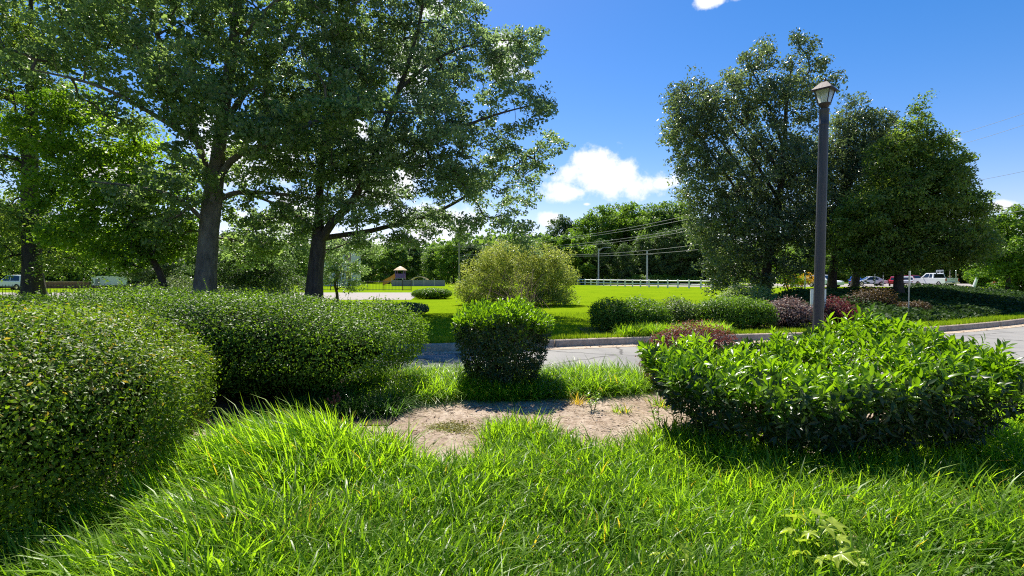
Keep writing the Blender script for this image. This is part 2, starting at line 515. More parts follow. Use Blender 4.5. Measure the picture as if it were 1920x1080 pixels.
def leaves(P, Nn, size, aspect=0.5, fold=0.18, rnd=None, T=None, sizevar=0.35):
    """two-triangle folded leaves at P with normals Nn; returns verts, tris, rnd"""
    n = len(P)
    if T is None:
        T = rng.normal(size=(n, 3))
    T = unit(T - Nn * np.sum(T * Nn, axis=1)[:, None])
    B = np.cross(Nn, T)
    s = (size * rng.uniform(1 - sizevar, 1 + sizevar, n))[:, None]
    w = s * aspect * 0.5
    lift = Nn * (w * fold * 2)
    mid = P - T * s * 0.05
    V = np.stack([P - T * s * 0.5, mid + B * w + lift, P + T * s * 0.5, mid - B * w + lift], axis=1).reshape(-1, 3)
    b = np.arange(n)[:, None] * 4
    Fc = np.concatenate([b + np.array([0, 1, 2]), b + np.array([0, 2, 3])])
    if rnd is None:
        rnd = rng.uniform(0, 1, n)
    return V, Fc, np.repeat(rnd, 4)


def merge(parts):
    V, Fc, A, off = [], [], [], 0
    for v, f, a in parts:
        V.append(v); Fc.append(f + off); A.append(a); off += len(v)
    return np.concatenate(V), np.concatenate(Fc), np.concatenate(A)


def stamp(tv, tf, P, Bas, S, rnd):
    """copies of a small template mesh: Bas (n,3,3) rows are the images of x,y,z axes"""
    n, k = len(P), len(tv)
    V = np.einsum('kj,njc->nkc', tv, Bas) * S[:, None, None] + P[:, None, :]
    Fc = (tf[None, :, :] + (np.arange(n) * k)[:, None, None]).reshape(-1, tf.shape[1])
    return V.reshape(-1, 3), Fc, np.repeat(rnd, k)


def tubes_np(A, B, ra, rb, sides=5):
    """separate frustums between points A and B"""
    n = len(A)
    t = unit(B - A)
    h = np.where(np.abs(t[:, 2:3]) < 0.9, np.array([[0, 0, 1.0]]), np.array([[1.0, 0, 0]]))
    x = unit(np.cross(t, h)); y = np.cross(t, x)
    ang = np.arange(sides) * 2 * math.pi / sides
    ring = x[:, None, :] * np.cos(ang)[None, :, None] + y[:, None, :] * np.sin(ang)[None, :, None]
    V = np.concatenate([A[:, None, :] + ring * ra[:, None, None], B[:, None, :] + ring * rb[:, None, None]], axis=1).reshape(-1, 3)
    k = np.arange(sides); k2 = (k + 1) % sides
    q = np.stack([k, k2, k2 + sides, k + sides], axis=1)
    Fc = (q[None] + (np.arange(n) * 2 * sides)[:, None, None]).reshape(-1, 4)
    return V, Fc


def spline(pts, rad, n):
    """Catmull-Rom through pts, n samples"""
    P = np.asarray(pts, float); r = np.asarray(rad, float)
    Q = np.vstack([2 * P[0] - P[1], P, 2 * P[-1] - P[-2]])
    rr = np.concatenate([[r[0]], r, [r[-1]]])
    out, ro = [], []
    for t in np.linspace(0, len(P) - 1 - 1e-6, n):
        i = int(t); f = t - i
        p0, p1, p2, p3 = Q[i], Q[i + 1], Q[i + 2], Q[i + 3]
        out.append(0.5 * (2 * p1 + (p2 - p0) * f + (2 * p0 - 5 * p1 + 4 * p2 - p3) * f * f + (3 * p1 - p0 - 3 * p2 + p3) * f ** 3))
        ro.append(rr[i + 1] * (1 - f) + rr[i + 2] * f)
    return np.array(out), np.array(ro)


def limb_mesh(name, P, r, mat, sides=12, rough=0.06, flare=0.0):
    """one continuous bark tube"""
    n = len(P)
    t = unit(np.gradient(P, axis=0))
    x = np.zeros_like(P); ref = np.array([1.0, 0.2, 0])
    for i in range(n):
        v = ref - t[i] * (ref @ t[i]); x[i] = v / np.linalg.norm(v); ref = x[i]
    y = np.cross(t, x)
    ang = np.arange(sides) * 2 * math.pi / sides
    ring = x[:, None, :] * np.cos(ang)[None, :, None] + y[:, None, :] * np.sin(ang)[None, :, None]
    V = (P[:, None, :] + ring * r[:, None, None]).reshape(-1, 3)
    nn = n3(V, 2.2)
    rr = np.repeat(r, sides)
    k = 1 + rough * nn
    if flare:
        z = V[:, 2] - P[0, 2]
        lob = 1 + 0.35 * np.sin(np.tile(ang, n) * 5 + 1.0)
        k = k + flare * np.exp(-z / (r[0] * 1.3)) * lob
    V = np.repeat(P, sides, axis=0) + (V - np.repeat(P, sides, axis=0)) * k[:, None]
    a = np.arange(sides); b = (a + 1) % sides
    q = np.stack([a, b, b + sides, a + sides], axis=1)
    Fc = (q[None] + (np.arange(n - 1) * sides)[:, None, None]).reshape(-1, 4)
    return mesh_np(name, V, Fc, mat, smooth=True)


def sample_blobs(blobs, n, shell=0.5, rg=rng):
    """blobs: (cx,cy,cz, rx,ry,rz [,weight]); random points biased to the outside and the upper side"""
    Bc = np.array([b[:6] for b in blobs]); w = np.array([(b[6] if len(b) > 6 else 1.0) for b in blobs])
    vol = (Bc[:, 3] * Bc[:, 4] * Bc[:, 5]) ** 0.62 * w
    idx = rg.choice(len(blobs), n, p=vol / vol.sum())
    d = unit(rg.normal(size=(n, 3)))
    r = rg.uniform(0, 1, n) ** (1 / 3.0 * (1 - shell) + 0.02)
    return Bc[idx, :3] + d * r[:, None] * Bc[idx, 3:6], d


def skeleton_to(clumps, limbs, base_r, twig_r=0.02, wig=0.12):
    """joins every clump to the limbs by crooked branches; returns frustum arrays"""
    nodes, par = [], []
    for P in limbs:
        for i, p in enumerate(P):
            nodes.append(p); par.append(-1)
    nodes = np.array(nodes); n0 = len(nodes)
    cap = n0 + len(clumps) * 5
    buf = np.zeros((cap, 3)); buf[:n0] = nodes
    cnt = n0
    par = list(par) + [0] * (cap - n0)
    from_d = np.min(np.linalg.norm(clumps[:, None, :] - nodes[None, ::2, :], axis=2), axis=1)
    load = np.zeros(cap)
    ends = []
    for ci in np.argsort(from_d):
        c = clumps[ci]
        dd = buf[:cnt] - c
        dist = np.sqrt((dd ** 2).sum(1)) + 0.25 * np.maximum(dd[:, 2], 0)
        j = int(np.argmin(dist)); L = np.linalg.norm(dd[j])
        k = 4 if L > 2.5 else (3 if L > 1.0 else 2)
        a = buf[j].copy(); last = j
        for s in range(1, k + 1):
            f = s / k
            p = a + (c - a) * f + rng.normal(size=3) * wig * L * (0.35 if s < k else 0) + np.array([0, 0, 0.10 * L * math.sin(math.pi * f)])
            buf[cnt] = p; par[cnt] = last; last = cnt; cnt += 1
        ends.append(last)
    for e in ends:
        i = e
        while i >= n0:
            load[i] += 1; i = par[i]
    ids = np.arange(n0, cnt)
    pa = np.array(par)[ids]
    r = twig_r * np.maximum(load[ids], 1) ** 0.48
    rp = np.where(pa >= n0, twig_r * np.maximum(load[np.maximum(pa, 0)], 1) ** 0.48, r * 1.25)
    rp = np.minimum(rp, r * 1.6)
    return tubes_np(buf[pa], buf[ids], np.minimum(rp, base_r), np.minimum(r, base_r), 4)


def clump_leaves(C, n_each, rad, size, aspect=0.5, up=0.6, flat=0.6, sizevar=0.35, hue=None, droop=0.0):
    """leaf sprays round clump centres"""
    size_c = np.exp(rng.normal(size=len(C)) * 0.30)
    cnt = np.maximum(6, (n_each * size_c ** 1.7)).astype(int)
    idx = np.repeat(np.arange(len(C)), cnt)
    n = len(idx)
    rr = (rad * size_c)[idx]
    # each clump is a flattened spray with its own tilt and length
    d = unit(rng.normal(size=(n, 3))) * (rng.uniform(0, 1, n) ** 0.42)[:, None] * 0.95
    st = rng.uniform(0.75, 1.45, (len(C), 2))[idx]
    d[:, 0] *= st[:, 0]; d[:, 1] *= st[:, 1]
    d[:, 2] *= flat * 0.85
    tl = rng.normal(size=(len(C), 2))[idx] * 0.35
    d[:, 2] += d[:, 0] * tl[:, 0] + d[:, 1] * tl[:, 1]
    P = C[idx] + d * rr[:, None]
    P[:, 2] -= droop * rr * (d[:, 0] ** 2 + d[:, 1] ** 2)
    Nn = unit(rng.normal(size=(n, 3)) + np.array([0, 0, up * 1.6]))
    h = np.clip(rng.uniform(0, 0.75, len(C))[idx] + rng.normal(size=n) * 0.16, 0, 0.95)
    if hue is not None:
        h = np.clip(h + hue[idx], 0, 1)
    return leaves(P, Nn, size, aspect, rnd=h, sizevar=sizevar)


def thin(C, dmin):
    """removes points that crowd others (grid hash)"""
    key = np.floor(C / dmin).astype(int)
    seen, keep = set(), []
    for i, k in enumerate(map(tuple, key)):
        if k not in seen:
            seen.add(k); keep.append(i)
    return C[keep]


def tree(name, label, base, trunk, limbs, blobs, n_clumps, n_each, clump_r, leaf, mat, bark, aspect=0.5, group=None,
         twig_r=0.018, shell=0.5, up=0.6, flat=0.6, dmin=None, cat='tree', wig=0.12, droop=0.0, flare=0.5, sides=12):
    """trunk: (pts, radii); limbs: list of (pts, radii). World coordinates, base = foot point"""
    root = empty(name, base)
    tag(root, label, cat, group)
    b = np.array(base)
    P, r = spline([np.array(p) - b for p in trunk[0]], trunk[1], 26)
    link('trunk', limb_mesh('trunk', P, r, bark, sides=sides, flare=flare), root)
    sk = [P[6:]]
    for lp, lr in limbs:
        LP, Lr = spline([np.array(p) - b for p in lp], np.array(lr) * 0.72, 16)
        link('limb', limb_mesh('limb', LP, Lr, bark, sides=8), root)
        sk.append(LP[3:])
    bl = [tuple(np.array(q[:3]) - b) + tuple(q[3:]) for q in blobs]
    C, _ = sample_blobs(bl, n_clumps * 2 if dmin else n_clumps, shell)
    if dmin:
        C = thin(C, dmin)[:n_clumps]
    V, Fc = skeleton_to(C, sk, max(r[-1], 0.12), twig_r, wig)
    tag(link('branchwork', mesh_np('branchwork', V, Fc, bark), root), kind='stuff')
    V, Fc, A = clump_leaves(C, n_each, clump_r, leaf, aspect, up=up, flat=flat, droop=droop)
    link('crown', mesh_np('crown', V, Fc, mat, A), root)
    return root


def pb(px, py, rx, ry, d, rd=None, w=1.0):
    """ellipsoid blob from where it shows in the photo, at distance d"""
    c = W(px, py, d)
    rx *= d / F; ry *= d / F
    return (c[0], c[1], c[2], rx, rd if rd else (rx + ry) / 2, ry, w)


def hedge(name, label, c, half, zc, rz=0.0, leaf=0.03, n=20000, mat=None, exps=(2.6, 2.6), aspect=0.5, bumps=0.05, group=None, cat='hedge',
          depth=0.12, underdark=True, taper=0.0, stems=0, upbias=0.4, core=0.84, bump_s=3.0, fuzz=0.02, odd=0.012, shoots=0):
    """clipped shrub: superellipsoid of half sizes, centre height zc over its foot c"""
    a, b, h = half
    root = empty(name, (c[0], c[1], c[2] if len(c) > 2 else 0.0), rz)
    tag(root, label, cat, group)
    nxy, nz_ = exps

    def radius(d):
        q = (np.abs(d[:, 0] / a) ** nxy + np.abs(d[:, 1] / b) ** nxy)
        q = q ** (nz_ / nxy) + np.abs(d[:, 2] / h) ** nz_
        return q ** (-1 / nz_)

    def grad(p):
        x, y, z = np.abs(p[:, 0] / a), np.abs(p[:, 1] / b), np.abs(p[:, 2] / h)
        k = (x ** nxy + y ** nxy + 1e-9) ** (nz_ / nxy - 1)
        g = np.stack([k * x ** (nxy - 1) / a * np.sign(p[:, 0]), k * y ** (nxy - 1) / b * np.sign(p[:, 1]), z ** (nz_ - 1) / h * np.sign(p[:, 2])], axis=1)
        return unit(g)

    def shape(p):
        q = p.copy()
        if taper:
            k = 1 - taper * np.clip((h - q[:, 2]) / (2 * h), 0, 1)
            q[:, 0] *= k; q[:, 1] *= k
        return q
    m = n * 5
    # directions stretched to the box so that long hedges are sampled evenly
    d = unit(rng.normal(size=(m, 3)) * np.array([a, b, h]))
    r = radius(d); p = d * r[:, None]; g = grad(p)
    dens0 = ((d[:, 0] / a) ** 2 + (d[:, 1] / b) ** 2 + (d[:, 2] / h) ** 2) ** -1.5
    wgt = r ** 2 / np.maximum(np.sum(g * d, axis=1), 0.1) / dens0
    wgt *= np.where(g[:, 2] < -0.85, 0.4, 1.0)
    # fewer leaves on the side away from the camera
    toc = np.array([-c[0], -c[1], 0]); toc /= np.linalg.norm(toc)
    ca, sa = math.cos(-rz), math.sin(-rz)
    tl = np.array([toc[0] * ca - toc[1] * sa, toc[0] * sa + toc[1] * ca, 0])
    wgt *= np.where((g @ tl < -0.2) & (g[:, 2] < 0.35), 0.2, 1.0)
    wx = c[0] + p[:, 0] * math.cos(rz) - p[:, 1] * math.sin(rz); wy = c[1] + p[:, 0] * math.sin(rz) + p[:, 1] * math.cos(rz)
    wgt *= np.where(np.abs(wx) > 1.12 * np.maximum(wy, 0.1), 0.22, 1.0)
    idx = rng.choice(m, n, p=wgt / wgt.sum())
    p, g = p[idx], g[idx]
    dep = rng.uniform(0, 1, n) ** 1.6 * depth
    p = p - g * dep[:, None] + g * (bumps * n3(p + np.array([c[0], c[1], 0]), bump_s))[:, None] + rng.normal(size=(n, 3)) * fuzz
    p = shape(p)
    p[:, 2] += zc
    ok = p[:, 2] > 0.02
    p, g, dep = p[ok], g[ok], dep[ok]
    Nn = unit(g + rng.normal(size=p.shape) * 0.75 + np.array([0, 0, upbias]))
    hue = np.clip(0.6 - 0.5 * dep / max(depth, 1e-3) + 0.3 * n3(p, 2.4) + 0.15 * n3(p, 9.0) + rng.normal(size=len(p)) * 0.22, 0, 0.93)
    hue = np.where(rng.uniform(size=len(p)) < odd * np.where(p[:, 2] > zc + h * 0.3, 1.6, 0.5), 0.99, hue)
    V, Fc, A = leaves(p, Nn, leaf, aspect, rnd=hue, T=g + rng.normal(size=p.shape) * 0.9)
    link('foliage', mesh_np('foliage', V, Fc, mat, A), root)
    if shoots:
        # untrimmed new shoots standing proud of the clipped surface
        pick = rng.choice(len(p), shoots, p=np.where(g[:, 2] > 0.1, 1.0, 0.12) / np.where(g[:, 2] > 0.1, 1.0, 0.12).sum())
        per = 7
        dirs = unit(g[pick] + rng.normal(size=(shoots, 3)) * 0.35 + np.array([0, 0, 0.5]))
        L = rng.uniform(0.04, 0.15, shoots) * (leaf / 0.034)
        idx2 = np.repeat(np.arange(shoots), per)
        f = np.tile(np.linspace(0.15, 1, per), shoots)
        ps = p[pick][idx2] + dirs[idx2] * (L[idx2] * f)[:, None]
        out = unit(rng.normal(size=ps.shape) + dirs[idx2] * 0.4)
        V2, F2, A2 = leaves(ps, unit(rng.normal(size=ps.shape) + np.array([0, 0, 0.8])), leaf * 0.8, aspect, rnd=np.clip(rng.uniform(0.55, 0.95, len(ps)), 0, 0.95), T=out)
        V3, F3 = tubes_np(p[pick], p[pick] + dirs * L[:, None], np.full(shoots, 0.0022), np.full(shoots, 0.001), 3)
        tag(link('stray_shoots', mesh_np('stray_shoots', V2, F2, mat, A2), root), kind='stuff')
        tag(link('shoot_stems', mesh_np('shoot_stems', V3, F3, M_twig), root), kind='stuff')
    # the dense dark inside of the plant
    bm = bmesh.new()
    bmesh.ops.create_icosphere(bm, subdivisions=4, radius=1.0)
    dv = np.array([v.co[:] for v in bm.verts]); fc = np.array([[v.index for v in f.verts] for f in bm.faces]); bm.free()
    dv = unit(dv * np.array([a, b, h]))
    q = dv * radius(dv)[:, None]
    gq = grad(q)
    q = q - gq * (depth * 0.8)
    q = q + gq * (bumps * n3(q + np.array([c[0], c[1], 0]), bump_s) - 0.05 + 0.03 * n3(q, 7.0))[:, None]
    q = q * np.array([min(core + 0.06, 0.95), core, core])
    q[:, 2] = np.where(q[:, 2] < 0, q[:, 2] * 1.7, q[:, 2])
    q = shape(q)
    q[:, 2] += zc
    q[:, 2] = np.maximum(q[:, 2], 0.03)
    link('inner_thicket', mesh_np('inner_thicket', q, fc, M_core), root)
    if stems:
        A_ = np.stack([rng.uniform(-a * 0.6, a * 0.6, stems), rng.uniform(-b * 0.6, b * 0.6, stems), np.full(stems, -0.05)], axis=1)
        B_ = A_ + np.stack([rng.normal(size=stems) * 0.12, rng.normal(size=stems) * 0.12, np.full(stems, max(zc - h, 0) + 0.25)], axis=1)
        V, Fc = tubes_np(A_, B_, np.full(stems, 0.02), np.full(stems, 0.013))
        tag(link('branchwork', mesh_np('branchwork', V, Fc, M_twig), root), kind='stuff')
    return root


def shrub(name, label, base, blobs, n_clumps, n_each, clump_r, leaf, mat, stems=14, aspect=0.5, cat='shrub', group=None, shell=0.35, up=0.4, flat=0.8, twig=0.006, sr=0.02, bark=None, spread=0.12):
    root = empty(name, base)
    tag(root, label, cat, group)
    b = np.array(base)
    bl = [tuple(np.array(q[:3]) - b) + tuple(q[3:]) for q in blobs]
    C, _ = sample_blobs(bl, n_clumps, shell)
    C = C[C[:, 2] > 0.05]
    sk = []
    for i in range(stems):
        e = C[rng.integers(len(C))] * np.array([0.6, 0.6, 0.75])
        s0 = np.array([rng.normal() * spread, rng.normal() * spread, 0.0])
        P, r = spline([s0, s0 * 0.6 + e * 0.4 + np.array([0, 0, 0.1 * e[2]]), e], [sr, sr * 0.8, sr * 0.5], 8)
        sk.append(P)
    A_ = np.concatenate([s[:-1] for s in sk]); B_ = np.concatenate([s[1:] for s in sk])
    V1, F1 = tubes_np(A_, B_, np.full(len(A_), sr), np.full(len(A_), sr * 0.9))
    V2, F2 = skeleton_to(C, sk, sr, twig)
    tag(link('branchwork', mesh_np('branchwork', np.vstack([V1, V2]), np.vstack([F1, F2 + len(V1)]), bark or M_twig), root), kind='stuff')
    hue = None
    V, Fc, A = clump_leaves(C, n_each, clump_r, leaf, aspect, up=up, flat=flat)
    link('foliage', mesh_np('foliage', V, Fc, mat, A), root)
    return root


# ================================================================== THE GROUND
def kerb_y(x):
    return np.interp(x, [-60, -12, -4, -1.74, 2.9, 9.2, 12.5, 16.7, 24, 40, 60], [12.5, 11.4, 11.3, 11.55, 12.9, 14.3, 15.6, 17.8, 22.5, 34, 50])


def near_y(x):
    return np.interp(x, [-60, -3, 3, 9, 14, 25, 60], [8.9, 8.7, 8.7, 8.4, 8.2, 8.0, 8.0])


def smooth_curve(f, x):
    return np.mean([f(x + k) for k in np.linspace(-1.6, 1.6, 9)], axis=0)


XS = np.concatenate([np.linspace(-60, -14, 24)[:-1], np.linspace(-14, 24, 153), np.linspace(24, 60, 30)[1:]])
KY = smooth_curve(kerb_y, XS)
NY = smooth_curve(near_y, XS)
KERB_H = 0.17


def strip_mesh(name, X, rows, mat):
    """rows: list of (y array, z array)"""
    n = len(X)
    V = np.concatenate([np.stack([X, y, np.broadcast_to(z, (n,))], axis=1) for y, z in rows])
    i = np.arange(n - 1)
    Fc = np.concatenate([np.stack([i + k * n, i + 1 + k * n, i + 1 + (k + 1) * n, i + (k + 1) * n], axis=1) for k in range(len(rows) - 1)])
    return mesh_np(name, V, Fc, mat)


def ground_h(X, Y):
    """gentle lie of the lawn beyond the kerb"""
    return KERB_H - 0.01 + 0.0 * X


tag(link('terrain', mesh_np('terrain', [(-2500, -600, -0.3), (2500, -600, -0.3), (2500, 3500, -0.3), (-2500, 3500, -0.3)], np.array([[0, 1, 2, 3]]), M_ground)), kind='structure')
# asphalt drive
tag(link('road', strip_mesh('road', XS, [(NY - 0.2, np.full(len(XS), 0.0)), (KY - 0.40, np.full(len(XS), 0.0))], M_asphalt)), kind='structure')
# lawn beyond the far kerb
LX = np.concatenate([[-400], XS, [400]])
LK = np.concatenate([[12.5], KY, [50]])
rows = [(LK + 0.16, np.full(len(LX), KERB_H - 0.015))]
for f in (0.02, 0.06, 0.15, 0.3, 0.6, 1.0):
    rows.append((LK + 0.16 + (420 - LK) * f, np.full(len(LX), KERB_H - 0.015)))
tag(link('lawn', strip_mesh('lawn', LX, rows, M_lawn)), kind='structure')
# far kerb: gutter pan in one piece, kerb in cast lengths
kerb = link('kerb', strip_mesh('kerb', XS, [(KY - 0.42, np.full(len(XS), 0.006)), (KY - 0.02, np.full(len(XS), 0.012))], M_conc))
tag(kerb, kind='structure')
step = 12
for i in range(23, len(XS) - 30, step):
    sl = slice(i, min(i + step + 1, len(XS)))
    x, y = XS[sl].copy(), KY[sl].copy()
    g = 0.02
    x[0] += g; x[-1] -= g
    n = len(x)
    prof = [(-0.02, -0.02), (0.0, KERB_H - 0.03), (0.03, KERB_H), (0.15, KERB_H), (0.16, -0.02)]
    tx = np.gradient(x); ty = np.gradient(y); L = np.hypot(tx, ty); nx, ny = -ty / L, tx / L
    V = np.concatenate([np.stack([x + nx * o_, y + ny * o_, np.full(n, z)], axis=1) for o_, z in prof])
    ii = np.arange(n - 1)
    Fc = [np.concatenate([np.stack([ii + k * n, ii + 1 + k * n, ii + 1 + (k + 1) * n, ii + (k + 1) * n], axis=1) for k in range(len(prof) - 1)])]
    e0 = np.array([[k * n for k in range(5)]]); e1 = np.array([[k * n + n - 1 for k in range(5)]])
    link('kerb_length', mesh_np('kerb_length', V, Fc + [e0, e1[:, ::-1]], M_conc), kerb)


# near bed (soil) with small mounds
def bed_h(X, Y):
    P = np.stack([X, Y, np.zeros_like(X)], axis=1)
    g = np.clip((5.6 - Y) / 1.2, 0, 1)
    return 0.06 + 0.03 * n3(P, 1.1) + 0.012 * n3(P, 5.0) + g * 0.05 * n3(P, 2.6) + 0.14 * np.exp(-((X + 1.75) / 0.9) ** 2 - ((Y - 4.7) / 0.9) ** 2)


gx = np.concatenate([np.linspace(-16, -5, 30)[:-1], np.linspace(-5, 6, 111), np.linspace(6, 16, 30)[1:]])
gy = np.concatenate([np.linspace(-3, 2, 12)[:-1], np.linspace(2, 8.75, 75)])
XX, YY = np.meshgrid(gx, gy)
ZZ = bed_h(XX.ravel(), YY.ravel()).reshape(XX.shape)
edge = np.clip((YY - 8.4) / 0.35, 0, 1)
ZZ = ZZ * (1 - edge) - 0.02 * edge
nx_, ny_ = len(gx), len(gy)
ii, jj = np.meshgrid(np.arange(nx_ - 1), np.arange(ny_ - 1))
k = (jj * nx_ + ii).ravel()
tag(link('bed_ground', mesh_np('bed_ground', np.stack([XX.ravel(), YY.ravel(), ZZ.ravel()], axis=1), np.stack([k, k + 1, k + 1 + nx_, k + nx_], axis=1), M_sand, smooth=True)), kind='structure')

# dark sheet that puts the deep shade under the long hedge into its colour
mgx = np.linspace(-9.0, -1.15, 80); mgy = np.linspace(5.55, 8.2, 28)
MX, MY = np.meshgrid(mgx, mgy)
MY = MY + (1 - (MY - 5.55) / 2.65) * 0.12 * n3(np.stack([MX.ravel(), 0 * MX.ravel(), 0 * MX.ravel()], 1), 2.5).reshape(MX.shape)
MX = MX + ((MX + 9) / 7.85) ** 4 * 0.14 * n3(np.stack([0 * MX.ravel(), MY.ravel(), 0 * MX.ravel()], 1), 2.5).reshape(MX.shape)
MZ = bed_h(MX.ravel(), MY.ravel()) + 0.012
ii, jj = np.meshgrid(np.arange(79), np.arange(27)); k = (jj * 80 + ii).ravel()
tag(link('mulch_or_shade_ground', mesh_np('mulch_or_shade_ground', np.stack([MX.ravel(), MY.ravel(), MZ], 1), np.stack([k, k + 1, k + 81, k + 80], 1), M_mulch_or_shade, smooth=True)), kind='structure')
# second, far drive on the left
LZ = KERB_H - 0.007
a, b, c, d = G(540, 562, LZ), G(800, 562, LZ), G(790, 548.5, LZ), G(300, 548.5, LZ)
far_drive = tag(link('far_driveway', mesh_np('far_driveway', [a + (-14, 0, 0), b + (-1, 0, 0), c + (0, 0, 0), d + (-20, 0, 0)], np.array([[0, 1, 2, 3]]), M_lot)), kind='structure')
# far road behind the white fence and parking lot on the right
tag(link('far_road', mesh_np('far_road', [(2, 101, LZ), (32, 69, LZ), (40, 76, LZ), (4, 108, LZ)], np.array([[0, 1, 2, 3]]), M_lot)), kind='structure')
tag(link('parking_lot', mesh_np('parking_lot', [(40.5, 76.5, LZ + .004), (120, 74, LZ + .004), (120, 110, LZ + .004), (45, 110, LZ + .004)], np.array([[0, 1, 2, 3]]), M_lot)), kind='structure')


# ================================================================== GRASSES
def blades(P, height, width, lean, lean_dir, curve, rnd, segs=4):
    """arching blades. P (n,3); all others per blade"""
    n = len(P)
    t = np.linspace(0, 1, segs + 1)
    side = np.stack([-np.sin(lean_dir), np.cos(lean_dir), np.zeros(n)], axis=1)
    fwd = np.stack([np.cos(lean_dir), np.sin(lean_dir), np.zeros(n)], axis=1)
    tw = rng.normal(size=n) * 0.45
    side = side * np.cos(tw)[:, None] + fwd * np.sin(tw)[:, None]
    V = []
    for s in range(segs + 1):
        f = t[s]
        th = lean + curve * f             # angle from vertical grows along the blade
        avg = lean + curve * f * 0.5
        hor = np.sin(avg) * f * height
        ver = np.cos(avg) * f * height
        c = P + fwd * hor[:, None] + np.array([0, 0, 1.0]) * ver[:, None]
        w = width * (1 - f ** 2.2) * 0.5 if s else width * 0.35
        if s < segs:
            V.append(c - side * w[:, None]); V.append(c + side * w[:, None])
        else:
            V.append(c)
    k = 2 * segs + 1
    V = np.stack(V, axis=1).reshape(-1, 3)
    b = (np.arange(n) * k)[:, None]
    quads = np.concatenate([b + np.array([2 * s, 2 * s + 1, 2 * s + 3, 2 * s + 2]) for s in range(segs - 1)])
    tris = b + np.array([2 * segs - 2, 2 * segs - 1, 2 * segs])
    return V, quads, tris, np.repeat(rnd, k)


def grass_object(name, label, cat, P, tuft_h, mat, n_per, spread, width, lean_mu=0.25, curve_mu=0.9, flow=None, kind='stuff', segs=4, odd=0.016, arch=0.2):
    nt = len(P)
    idx = np.repeat(np.arange(nt), n_per)
    n = len(idx)
    off = rng.normal(size=(n, 2)) * spread
    Q = P[idx].copy()
    Q[:, :2] += off
    Q[:, 2] -= 0.02
    ang = np.arctan2(off[:, 1], off[:, 0]) + rng.normal(size=n) * 0.9
    if flow is not None:
        fx, fy, fw = flow(Q)
        ang = np.arctan2(np.sin(ang) + fw * fy, np.cos(ang) + fw * fx)
    h = tuft_h[idx] * (rng.uniform(0.75, 1.2, nt))[idx] * rng.uniform(0.5, 1.25, n)
    lean = np.abs(rng.normal(size=n) * 0.22) + lean_mu * rng.uniform(0.3, 1.2, n)
    cur = curve_mu * rng.uniform(0.2, 1.5, n)
    longb = rng.uniform(size=n) < arch
    cur = np.where(longb, rng.uniform(1.3, 2.3, n), cur)
    h = np.where(longb, h * 1.35, h)
    w = width * rng.uniform(0.65, 1.25, n)
    hue = np.clip(0.38 + 0.25 * n3(Q, 1.7) + (rng.normal(size=nt) * 0.22)[idx] + rng.normal(size=n) * 0.2, 0, 0.93)
    hue = np.where(rng.uniform(size=n) < odd, 0.99, hue)
    V, q, t, A = blades(Q, h, w, lean, ang, cur, hue, segs)
    o = link(name, mesh_np(name, V, [q, t], mat, A))
    return tag(o, label, cat, kind=kind)


# front edge of the big lily-grass bed, as seen pixel -> ground
EDGE = [(-200, 1200), (0, 1010), (100, 975), (225, 945), (330, 905), (420, 864), (520, 834), (600, 820), (660, 828), (720, 850), (790, 880), (850, 900), (890, 885), (912, 815),
        (960, 795), (1020, 800), (1075, 838), (1150, 845), (1215, 830), (1260, 812), (1330, 826), (1450, 850), (1600, 862), (1750, 845), (1820, 800), (1920, 770), (2200, 745)]
eu = [(px - 960) / F for px, py in EDGE]
ed = [G(px, py, 0.06)[1] for px, py in EDGE]


def in_front_bed(X, Y):
    return Y < np.interp(X / np.maximum(Y, 0.1), eu, ed) + 0.05 * n3(np.stack([X, Y, 0 * X], axis=1), 6.0)


nT = 9600
X = rng.uniform(-4.2, 7.6, nT * 3); Y = rng.uniform(1.5, 6.6, nT * 3)
ok = (in_front_bed(X, Y) | (in_front_bed(X, Y - 0.35) & (rng.uniform(size=len(X)) < 0.10))) & (X / Y < 1.25) & (X / Y > -1.1)
ok &= n3(np.stack([X, Y, 0 * X], 1), 9.0) > -0.62 - 0.5 * rng.uniform(size=len(X))
X, Y = X[ok], Y[ok]
P = np.stack([X, Y, bed_h(X, Y)], axis=1)
th = 0.25 + 0.05 * n3(P, 1.6) + 0.03 * rng.normal(size=len(P))
th *= np.where(X < -1.0, 1.08, 1.0) * np.where(in_front_bed(X, Y), 1.0, 0.5)
print('tufts front', len(P))


def flow(Q):
    """the bed leans away from the hedge on the left, sways elsewhere"""
    a = 1.2 * n3(Q, 0.9) - 0.6
    wl = np.clip((-0.9 - Q[:, 0]) / 0.8, 0, 1)
    fx = np.cos(a) * (1 - wl) + wl * -0.9
    fy = np.sin(a) * (1 - wl) + wl * -0.5
    return fx, fy, 0.35 + 0.7 * wl


grass_object('lily_grass', 'tall bright green lily grass filling the bed in front', 'grass', P, th, M_grass, 7, 0.042, 0.0145, 0.16, 0.9, flow, segs=3)

# strip of lily grass along the drive, behind the bare soil
X = rng.uniform(-2.1, 2.0, 3500); Y = rng.uniform(6.2, 8.5, 3500)
front = np.interp(X, [-2.1, -1.6, -1.2, -0.7, 0.0, 0.6, 0.9, 1.5, 1.8, 2.1], [6.5, 6.55, 6.6, 6.8, 6.9, 7.05, 7.1, 7.15, 7.25, 7.7])
back = np.interp(X, [-2.1, -1.4, 0.4, 1.6, 2.1], [8.0, 8.3, 8.3, 8.35, 7.9])
ok = (Y > front + 0.05 * rng.normal(size=len(X))) & (Y < back)
X, Y = X[ok], Y[ok]
P = np.stack([X, Y, bed_h(X, Y)], axis=1)
grass_object('lily_grass_border', 'strip of lily grass between the bare soil and the drive', 'grass', P, 0.33 + 0.05 * n3(P, 2.0), M_grass, 14, 0.045, 0.014, 0.28, 1.4, None, arch=0.4, segs=3)
